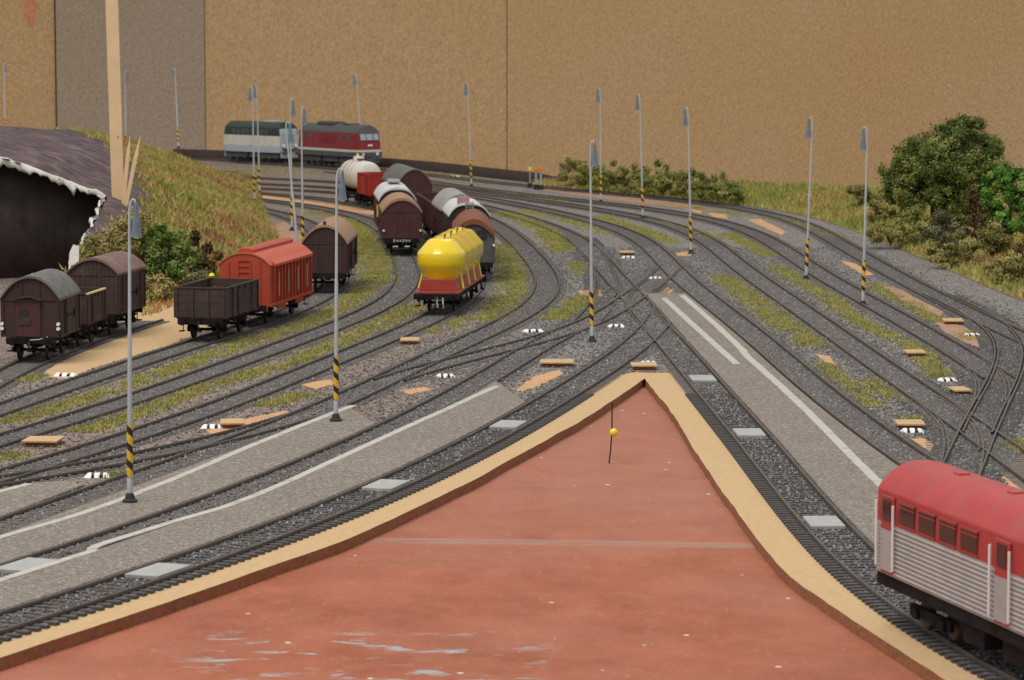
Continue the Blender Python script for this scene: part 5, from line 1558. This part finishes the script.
# ------------------------------------------------------------------ timber post and splinters on the hill
r = thing('wooden_post', 'pale squared timber post rising from the torn hill', 'post', (-26.45, 215.5, 0), 0)
pm = MB()
pm.slab([(-0.42, -0.35), (0.42, -0.35), (0.42, 0.35), (-0.42, 0.35)], 0, 30)
o = pm.build('timber', M['wood'], r, bevel=0.03)
o.rotation_euler = (0, R(-1.1), R(8))
MB().lathe([(0.05, -0.01), (0.05, 0.02)], (0.12, -0.37, 9.2), 8, 0, 'y').build('knot', M['bark'], o)
for k, (x, y, z, h, lx, ly, lab) in enumerate(((-26.0, 213.6, 4.3, 5.2, 6, 0, 'thin pale splinter leaning on the wooden post, shorter left one'), (-25.9, 213.2, 3.9, 5.7, 12, 0, 'thin pale splinter beside the wooden post, right one'))):
    sp_ = MB()
    sp_.add([(-0.13, -0.06, -1), (0.13, -0.06, -1), (0.13, 0.06, -1), (-0.13, 0.06, -1), (-0.15, -0.06, h * 0.7), (0.1, -0.06, h * 0.75), (0.1, 0.06, h * 0.75), (-0.15, 0.06, h * 0.7), (0.02, 0, h)],
            [(3, 2, 1, 0), (0, 1, 5, 4), (1, 2, 6, 5), (2, 3, 7, 6), (3, 0, 4, 7), (4, 5, 8), (5, 6, 8), (6, 7, 8), (7, 4, 8)])
    o = sp_.build('wood_splinter', M['wood'])
    o.location = (x, y, z)
    o.rotation_euler = (0, R(lx), 0)
    tag(o, lab, 'splinter', 'splinters at the wooden post')
# torn white scraps
for k, (x, y, z, w, h, lab) in enumerate(((-26.5, 193.5, 2.2, 0.7, 1.3, 'upright torn white scrap at the lower edge of the opening'), (-27.5, 192.5, 0.9, 1.5, 1.1, 'jagged white scrap lying below the upright one'), (-29.0, 192, 0.6, 0.3, 1.3, 'narrow white spike left of the other scraps'))):
    sc = MB()
    sc.add([(-w / 2, 0, 0), (w * 0.35, 0, 0.1 * h), (w / 2, 0.05, h * 0.9), (0, 0.02, h), (-w * 0.4, 0, h * 0.6), (-w / 2, 0.12, 0), (w * 0.35, 0.12, 0.1 * h), (w / 2, 0.17, h * 0.9), (0, 0.14, h), (-w * 0.4, 0.12, h * 0.6)],
           [(0, 1, 2, 3, 4), (9, 8, 7, 6, 5)] + [(i, (i + 1) % 5, 5 + (i + 1) % 5, 5 + i) for i in range(5)])
    o = sc.build('plaster_scrap', M['plaster'])
    o.location = (x, y, z)
    o.rotation_euler = (R(-12), R((-6, 25, 8)[k]), R(10 * k))
    tag(o, lab, 'plaster scrap', 'torn plaster scraps')

# the small repeated pieces that stay joined in one part
for o in bpy.data.objects:
    if o.type == 'MESH' and o.parent is not None and o.name.split('.')[0] in ('stanchions', 'plank_lines', 'end_planks', 'side_grille', 'side_frame', 'pipework', 'step', 'end_frame', 'equipment_box', 'roof_vent', 'lettering', 'underframe', 'axle_guard', 'tank_band', 'saddle', 'grab_rail', 'skirt', 'brake_hose', 'roof_fan', 'window_frame', 'stems'):
        o['kind'] = 'stuff'

# ------------------------------------------------------------------ vegetation
def leafmat(name, col, var=0.3, scale=0.7):
    m = mat(name, col, 0.9, var=var, scale=scale, spec=0.04)
    return m
GR = [leafmat('grass_olive', (0.37, 0.345, 0.10)), leafmat('grass_green', (0.31, 0.325, 0.085)), leafmat('grass_yellow', (0.52, 0.42, 0.15)), leafmat('grass_brown', (0.42, 0.24, 0.11))]
def blades(P, Z, h, w, seed, probs):
    """one triangle-pair blade per point"""
    rs = np.random.RandomState(seed)
    n = len(P)
    a = rs.rand(n) * 6.283
    hh = h * (0.5 + rs.rand(n))
    ww = w * (0.6 + 0.8 * rs.rand(n))
    lean = rs.randn(n, 2) * 0.35 * hh[:, None]
    dx, dy = np.cos(a) * ww / 2, np.sin(a) * ww / 2
    V = np.empty((n, 3, 3))
    V[:, 0] = np.stack([P[:, 0] - dx, P[:, 1] - dy, Z], 1)
    V[:, 1] = np.stack([P[:, 0] + dx, P[:, 1] + dy, Z], 1)
    V[:, 2] = np.stack([P[:, 0] + lean[:, 0], P[:, 1] + lean[:, 1], Z + hh], 1)
    F_ = np.arange(3 * n).reshape(n, 3)
    mi = rs.choice(len(probs), n, p=probs)
    return V.reshape(-1, 3), F_, mi
# strips of static grass between the tracks
pts = []
for gi, (poly, hw, dn) in enumerate(GRASS):
    P = dense(poly, 8)
    _, n, s = frames(P)
    m = int(s[-1] * hw * 2 * 150 * dn)
    if P[:, 1].mean() > 260: m = int(m * 0.5)
    u = RNG.rand(m) * s[-1]
    o = np.clip(RNG.randn(m) * 0.5, -1.3, 1.3) * hw
    x = np.interp(u, s, P[:, 0]) + np.interp(u, s, n[:, 0]) * o
    y = np.interp(u, s, P[:, 1]) + np.interp(u, s, n[:, 1]) * o
    keep = np.array([noise.noise((a * 0.9, b * 0.45, 5.0)) + 0.35 * noise.noise((a * 3, b * 2, 1)) > -0.12 - 0.25 * dn for a, b in zip(x, y)], bool)
    pts.append(np.stack([x, y], 1)[keep])
P = np.vstack(pts)
V, F_, mi = blades(P, np.full(len(P), -0.01), 0.12, 0.08, 3, [0.52, 0.30, 0.13, 0.05])
tag(link('grass', mesh_np('grass', V, F_, GR, mi)), 'olive static grass growing in strips between the tracks', 'grass', kind='stuff')
# hill turf
m = 150000
hx = -16.6 - RNG.rand(m) ** 1.2 * 31
hy = 184 + RNG.rand(m) * 150
keep = np.array([RNG.rand() < turf(a, b) * (0.4 + 0.9 * (noise.noise((a * 0.35, b * 0.2, 2.0)) + 0.5)) and a < hill_foot(b) + 0.2 for a, b in zip(hx, hy)], bool)
P = np.stack([hx, hy], 1)[keep]
Z = np.array([hill_h(a, b) for a, b in P]) - 0.03
rs = np.random.RandomState(4)
V, F_, _ = blades(P, Z, 0.33, 0.16, 4, [1])
val = 1.5 * np.array([noise.noise((a * 0.26, b * 0.22, 8.0)) for a, b in P]) + 0.22 * rs.randn(len(P))
mi = np.where(val > 0.30, 1, np.where(val > 0.05, 0, np.where(val > -0.22, 2, 3)))
tag(link('hill_grass', mesh_np('hill_grass', V, F_, GR, mi)), 'rough mixed grass covering the right slope of the hill', 'grass', kind='stuff')
# bank turf
BVn = np.array(BV[:nb])
m = 80000
j = RNG.randint(0, len(us) - 1, m)
kk = np.clip(RNG.rand(m) ** 0.8 * 25, 0, 24.99)
f1 = RNG.rand(m)[:, None]
k0 = kk.astype(int)
f2 = (kk - k0)[:, None]
A, B_, C_, D_ = (BVn[j * 26 + k0], BVn[j * 26 + k0 + 1], BVn[(j + 1) * 26 + k0], BVn[(j + 1) * 26 + k0 + 1])
Q = (A * (1 - f2) + B_ * f2) * (1 - f1) + (C_ * (1 - f2) + D_ * f2) * f1
V, F_, _ = blades(Q[:, :2], Q[:, 2] - 0.03, 0.42, 0.16, 6, [1])
rs = np.random.RandomState(8)
val = np.array([noise.noise((a * 0.2, b * 0.12, 18.0)) for a, b, _ in Q]) + 0.3 * rs.randn(len(Q))
mi = np.where(val > 0.25, 1, np.where(val > -0.1, 0, np.where(val > -0.5, 2, 3)))
tag(link('bank_grass', mesh_np('bank_grass', V, F_, GR, mi)), 'yellowish grass covering the bank in front of the wall', 'grass', kind='stuff')

LEAF = {
 'wood': [leafmat('leaf_wood_a', (0.07, 0.115, 0.025)), leafmat('leaf_wood_b', (0.14, 0.205, 0.045)), leafmat('leaf_wood_c', (0.23, 0.28, 0.08))],
 'dark': [leafmat('leaf_dark_a', (0.05, 0.075, 0.02)), leafmat('leaf_dark_b', (0.125, 0.16, 0.042)), leafmat('leaf_dark_c', (0.27, 0.285, 0.08))],
 'bright': [leafmat('leaf_bright_a', (0.06, 0.14, 0.025)), leafmat('leaf_bright_b', (0.11, 0.235, 0.04)), leafmat('leaf_bright_c', (0.19, 0.31, 0.065))],
 'mid': [leafmat('leaf_mid_a', (0.18, 0.195, 0.05)), leafmat('leaf_mid_b', (0.27, 0.285, 0.08)), leafmat('leaf_mid_c', (0.36, 0.36, 0.12))],
 'olive': [leafmat('leaf_olive_a', (0.20, 0.18, 0.06)), leafmat('leaf_olive_b', (0.31, 0.27, 0.09)), leafmat('leaf_olive_c', (0.40, 0.33, 0.13))],
 'brown': [leafmat('leaf_brown_a', (0.075, 0.05, 0.022)), leafmat('leaf_brown_b', (0.13, 0.085, 0.035)), leafmat('leaf_brown_c', (0.17, 0.12, 0.05))],
 'grey': [leafmat('leaf_grey_a', (0.13, 0.125, 0.06)), leafmat('leaf_grey_b', (0.19, 0.18, 0.095)), leafmat('leaf_grey_c', (0.24, 0.22, 0.12))]}
def crown(clumps, n, size, key, seed, name, parent):
    """leaf clumps: (x, y, z, rx, ry, rz) ellipsoids with small leaf faces spread through their outer volume"""
    rs = np.random.RandomState(seed)
    vol = np.array([c[3] * c[4] * c[5] for c in clumps]) ** 0.67
    cnt = (n * vol / vol.sum()).astype(int)
    C0, D0, S0 = [], [], []
    for c, m in zip(clumps, cnt):
        # sub-clumps on each ellipsoid give an uneven surface
        ns = max(6, int(m / 170))
        d = rs.randn(ns, 3)
        d /= np.linalg.norm(d, axis=1)[:, None]
        sub = d * (0.66 + 0.34 * rs.rand(ns, 1))
        idx = rs.randint(0, ns, m)
        dl = rs.randn(m, 3) * 0.15
        loc = sub[idx] + dl
        C0.append(np.array(c[:3]) + loc * np.array(c[3:]))
        D0.append(0.45 * loc / (np.linalg.norm(loc, axis=1)[:, None] + 1e-6) + 0.75 * dl / (np.linalg.norm(dl, axis=1)[:, None] + 1e-6) + np.array([0, 0, 0.15]))
        S0.append(rs.rand(ns)[idx])
    C, D, S = np.vstack(C0), np.vstack(D0), np.concatenate(S0)
    m = len(C)
    nrm = D * 0.9 + rs.randn(m, 3) * 0.42
    nrm /= np.linalg.norm(nrm, axis=1)[:, None]
    t = np.cross(nrm, rs.randn(m, 3))
    t /= np.linalg.norm(t, axis=1)[:, None]
    b = np.cross(nrm, t)
    sz = size * (0.6 + 0.8 * rs.rand(m, 1))
    V = np.stack([C - t * sz, C + b * sz * 0.55, C + t * sz, C - b * sz * 0.55], 1).reshape(-1, 3)
    mi = np.clip((S * 2.6 + rs.rand(m) * 0.8 - 0.2).astype(int), 0, 2)
    return link(name, mesh_np(name, V, np.arange(4 * m).reshape(m, 4), LEAF[key], mi), parent)
def trunk(parent, h, r, seed, branches=5, spread=0.35):
    rs = random.Random(seed)
    mb = MB()
    top = (rs.uniform(-.1, .1) * h, rs.uniform(-.1, .1) * h, h)
    mb.tube([(0, 0, -0.3), (top[0] * 0.3, top[1] * 0.3, h * 0.4), top], [r, r * 0.75, r * 0.3], 8)
    for k in range(branches):
        z = h * rs.uniform(0.25, 0.75)
        a = 6.283 * k / branches + rs.uniform(-.4, .4)
        d = h * spread
        mb.tube([(top[0] * z / h, top[1] * z / h, z), (math.cos(a) * d * 0.6, math.sin(a) * d * 0.6, z + h * 0.14), (math.cos(a) * d, math.sin(a) * d, z + h * 0.32)], [r * 0.45, r * 0.3, r * 0.12], 6)
    mb.build('trunk', M['bark'], parent, smooth=True)
# the big dark tree at the right
cx, cy = 32.3, 244
root = thing('tree', 'big dark green bushy tree on the bank at right', 'tree', (cx, cy, 0.9))
trunk(root, 6.5, 0.32, 1, 7)
cl = [(2.3, 0.4, 7.7, 1.5, 1.5, 1.1), (0.9, 0.2, 6.8, 2.0, 2.0, 1.2), (-1.7, -0.2, 6.0, 1.5, 1.6, 1.3), (3.4, 0.2, 6.2, 1.8, 1.8, 1.4), (-3.0, -0.4, 5.0, 1.3, 1.6, 1.3), (-0.6, -1.2, 5.2, 2.1, 1.8, 1.5),
      (1.8, -1.2, 4.9, 2.1, 1.9, 1.5), (4.2, 0.0, 4.6, 1.8, 1.9, 1.6), (-3.1, -0.5, 3.4, 1.2, 1.5, 1.4), (-1.5, -1.4, 3.2, 1.5, 1.5, 1.4), (0.6, -1.5, 3.0, 1.5, 1.4, 1.4), (2.7, -1.1, 3.2, 1.7, 1.6, 1.5), (-2.5, -0.6, 1.9, 1.1, 1.2, 1.0), (-0.8, -1.0, 1.5, 1.3, 1.2, 1.0), (1.4, -0.9, 1.4, 1.4, 1.2, 1.0), (0.5, 1, 5.0, 3.0, 2.2, 2.4)]
crown(cl, 90000, 0.095, 'dark', 21, 'crown', root)
cx, cy = 34.4, 222
root = thing('tree', 'bright green tree cut off by the right edge of the picture', 'tree', (cx, cy, 0.8))
trunk(root, 4.6, 0.22, 2, 5)
crown([(-0.7, 0, 5.4, 0.9, 1.0, 0.8), (0.5, 0, 5.0, 1.2, 1.2, 0.9), (-0.9, -0.3, 4.1, 1.1, 1.1, 0.9), (0.8, -0.3, 3.8, 1.4, 1.3, 1.0), (-1.0, -0.4, 2.8, 0.9, 1.0, 0.9), (0.4, -0.6, 2.4, 1.3, 1.2, 0.9), (-0.6, -0.5, 1.6, 0.8, 0.9, 0.7)], 14000, 0.12, 'bright', 22, 'crown', root)
def bush(name, label, x, y, z, clumps, n, size, key, seed, tr=True):
    root = thing(name, label, 'bush', (x, y, z), 0, 'bushes')
    crown(clumps, n, size, key, seed, 'crown', root)
    if tr:
        st = MB()
        rs = random.Random(seed)
        for k in range(6):
            a = 6.283 * k / 6
            h = clumps[0][2] * 1.1
            st.tube([(0, 0, -0.2), (math.cos(a) * 0.25, math.sin(a) * 0.25, h * 0.5), (math.cos(a) * 0.6, math.sin(a) * 0.6, h * rs.uniform(0.8, 1.1))], [0.07, 0.05, 0.02], 5)
        st.build('stems', M['bark'], root)
    return root
bush('bush', 'brown dry bush between the dark tree and the bright green tree', 33.6, 231, 0.9, [(0, 0, 3.2, 0.9, 0.9, 1.2), (0.3, 0, 1.8, 1.0, 1.0, 1.1), (-0.3, -0.2, 1.0, 0.8, 0.8, 0.8)], 3600, 0.11, 'brown', 31)
bush('bush', 'grey green bush in front of the dark tree trunk', 31.0, 229, 0.8, [(0, 0, 1.4, 1.3, 1.2, 1.2), (0.7, 0, 0.9, 0.9, 0.9, 0.9), (-0.7, 0.1, 0.8, 0.9, 0.9, 0.8)], 4200, 0.10, 'grey', 32)
bush('bush', 'brown bush at the right edge below the bright green tree', 36.0, 213, 1.0, [(0, 0, 2.4, 1.1, 1.1, 1.6), (-0.8, 0, 1.2, 1.0, 1.0, 1.1), (0.5, -0.3, 0.9, 1.3, 1.2, 1.0)], 4800, 0.11, 'brown', 33)
bush('bush', 'low olive bush on the bank edge near the right border', 31.8, 205, 0.4, [(0, 0, 0.8, 1.2, 1.2, 0.8), (0.9, 0.3, 0.9, 1.0, 1.0, 0.8), (1.8, 0.5, 1.1, 1.1, 1.1, 1.0)], 4200, 0.10, 'olive', 34)
bush('bush', 'low olive bush below the left side of the dark tree', 28.2, 238, 0.5, [(0, 0, 0.7, 1.2, 1.1, 0.7), (1.0, -0.6, 0.7, 1.2, 1.1, 0.7), (-0.9, 0.6, 0.8, 1.0, 1.0, 0.8)], 4200, 0.10, 'olive', 35)
bush('bush', 'low olive bush in front of the grey green bush', 30.2, 219, 0.4, [(0, 0, 0.7, 1.2, 1.1, 0.7), (1.2, 0.0, 0.8, 1.2, 1.1, 0.8), (-1.0, 0.6, 0.6, 1.0, 1.0, 0.6)], 4200, 0.10, 'olive', 36)
bush('bush', 'small yellowish bush on the bank left of the rightmost lamp', 30.0, 276, 1.0, [(0, 0, 0.9, 1.2, 1.1, 0.9), (0.8, 0, 0.7, 0.9, 0.9, 0.7)], 2600, 0.12, 'olive', 37)
bush('bush', 'small yellowish bush on the bank right of the rightmost lamp', 29.6, 262, 0.7, [(0, 0, 0.7, 1.0, 1.0, 0.7), (0.8, 0.2, 0.9, 1.0, 0.9, 0.9)], 2400, 0.12, 'olive', 38)
bush('bush', 'rounded olive shrub right of the grey green bush', 33.2, 221, 0.8, [(0, 0, 1.2, 1.3, 1.2, 1.2), (0.9, 0.2, 0.9, 1.1, 1.0, 0.9), (-0.9, 0, 0.7, 1.0, 1.0, 0.7)], 5200, 0.10, 'olive', 39)
bush('bush', 'dark mid green shrub beneath the left side of the dark tree', 30.0, 240, 0.7, [(0, 0, 1.2, 1.3, 1.1, 1.1), (1.1, 0.1, 1.0, 1.1, 1.0, 0.9)], 5200, 0.10, 'mid', 40)
bush('bush', 'brownish shrub in the lower right corner of the bank', 33.9, 208, 0.6, [(0, 0, 1.0, 1.3, 1.2, 1.0), (0.9, 0.2, 1.4, 1.1, 1.0, 1.2), (-0.9, 0, 0.6, 1.0, 1.0, 0.6)], 5200, 0.10, 'brown', 41)
# the hedge of separate bushes along the bank
HEDGE = [(573, 318, 3.0), (592, 316, 2.5), (612, 312, 2.7), (632, 309, 2.7), (652, 306, 3.1), (672, 303, 3.0), (692, 300, 2.7), (710, 297, 2.9), (728, 294, 2.1)]
HL = ['tall ragged bush at the left end of the hedge', 'bush of the hedge, second from its left end', 'bush of the hedge, third from its left end', 'bush of the hedge behind the fourth lamp', 'bush in the middle of the hedge', 'bush of the hedge just left of the striped lamp', 'bush of the hedge just right of the striped lamp', 'dense dark bush near the right end of the hedge', 'low bush ending the hedge at right']
for i, ((xp, Y, h), lab) in enumerate(zip(HEDGE, HL)):
    X = (xp - 512) / 3200 * Y
    rs = random.Random(50 + i)
    cl = [(rs.uniform(-.3, .3), 0, h * 0.68, 1.0, 1.0, h * 0.36), (-0.9, 0.1, h * 0.42, 1.0, 0.9, h * 0.36), (0.9, -0.1, h * 0.45, 1.0, 0.9, h * 0.38), (0, -0.4, h * 0.25, 1.5, 0.9, h * 0.28)]
    r = bush('hedge_bush', lab, X, Y, 0.45, cl, 5200, 0.11, 'mid' if i % 3 else 'olive', 60 + i, tr=False)
    r['group'] = 'hedge along the bank'
# bushes at the foot of the hill
def hb_(name, label, xp, yp, Y, cl, n, key, seed, size=0.10):
    X = (xp - 512) / 3200 * Y
    return bush(name, label, X, Y, hill_h(X, Y) - 0.1, cl, n, size, key, seed)
hb_('bush', 'bright mid green bush on the front of the hill, behind the lamp', 166, 250, 200, [(0, 0, 2.3, 1.6, 1.3, 1.3), (-1.0, -0.1, 1.9, 1.3, 1.1, 1.2), (0.9, -0.2, 1.3, 1.4, 1.1, 1.1), (-0.2, -0.3, 0.8, 1.6, 1.1, 0.9), (-0.9, 0.2, 3.0, 1.0, 0.9, 0.8)], 13000, 'wood', 71, 0.10)
hb_('bush', 'dark brown bare bush on the hill right of the green bush', 201, 250, 206, [(0, 0, 2.2, 0.9, 0.7, 1.1), (0.4, 0, 1.2, 0.9, 0.7, 1.0)], 2600, 'brown', 72, 0.10)
hb_('bush', 'olive bush at the right edge of the torn opening', 120, 255, 199, [(0, 0, 1.8, 1.4, 1.1, 1.4), (-0.9, 0, 1.1, 1.2, 1.0, 1.1), (0.8, -0.1, 2.3, 1.1, 1.0, 1.1)], 7600, 'olive', 73)
hb_('bush', 'grey green low bush behind the open wagon at the hill foot', 198, 270, 196, [(0, 0, 0.9, 1.1, 1.0, 0.9), (0.8, 0.2, 0.7, 0.9, 0.8, 0.7), (-0.8, 0, 0.6, 0.9, 0.8, 0.6)], 4200, 'grey', 74)
hb_('bush', 'dry olive bush behind the reddish roofed van', 152, 272, 193, [(0, 0, 0.9, 1.2, 1.0, 0.9), (-0.9, 0, 1.0, 0.9, 0.8, 0.9), (0.7, -0.2, 0.6, 0.8, 0.8, 0.6)], 4600, 'olive', 75)
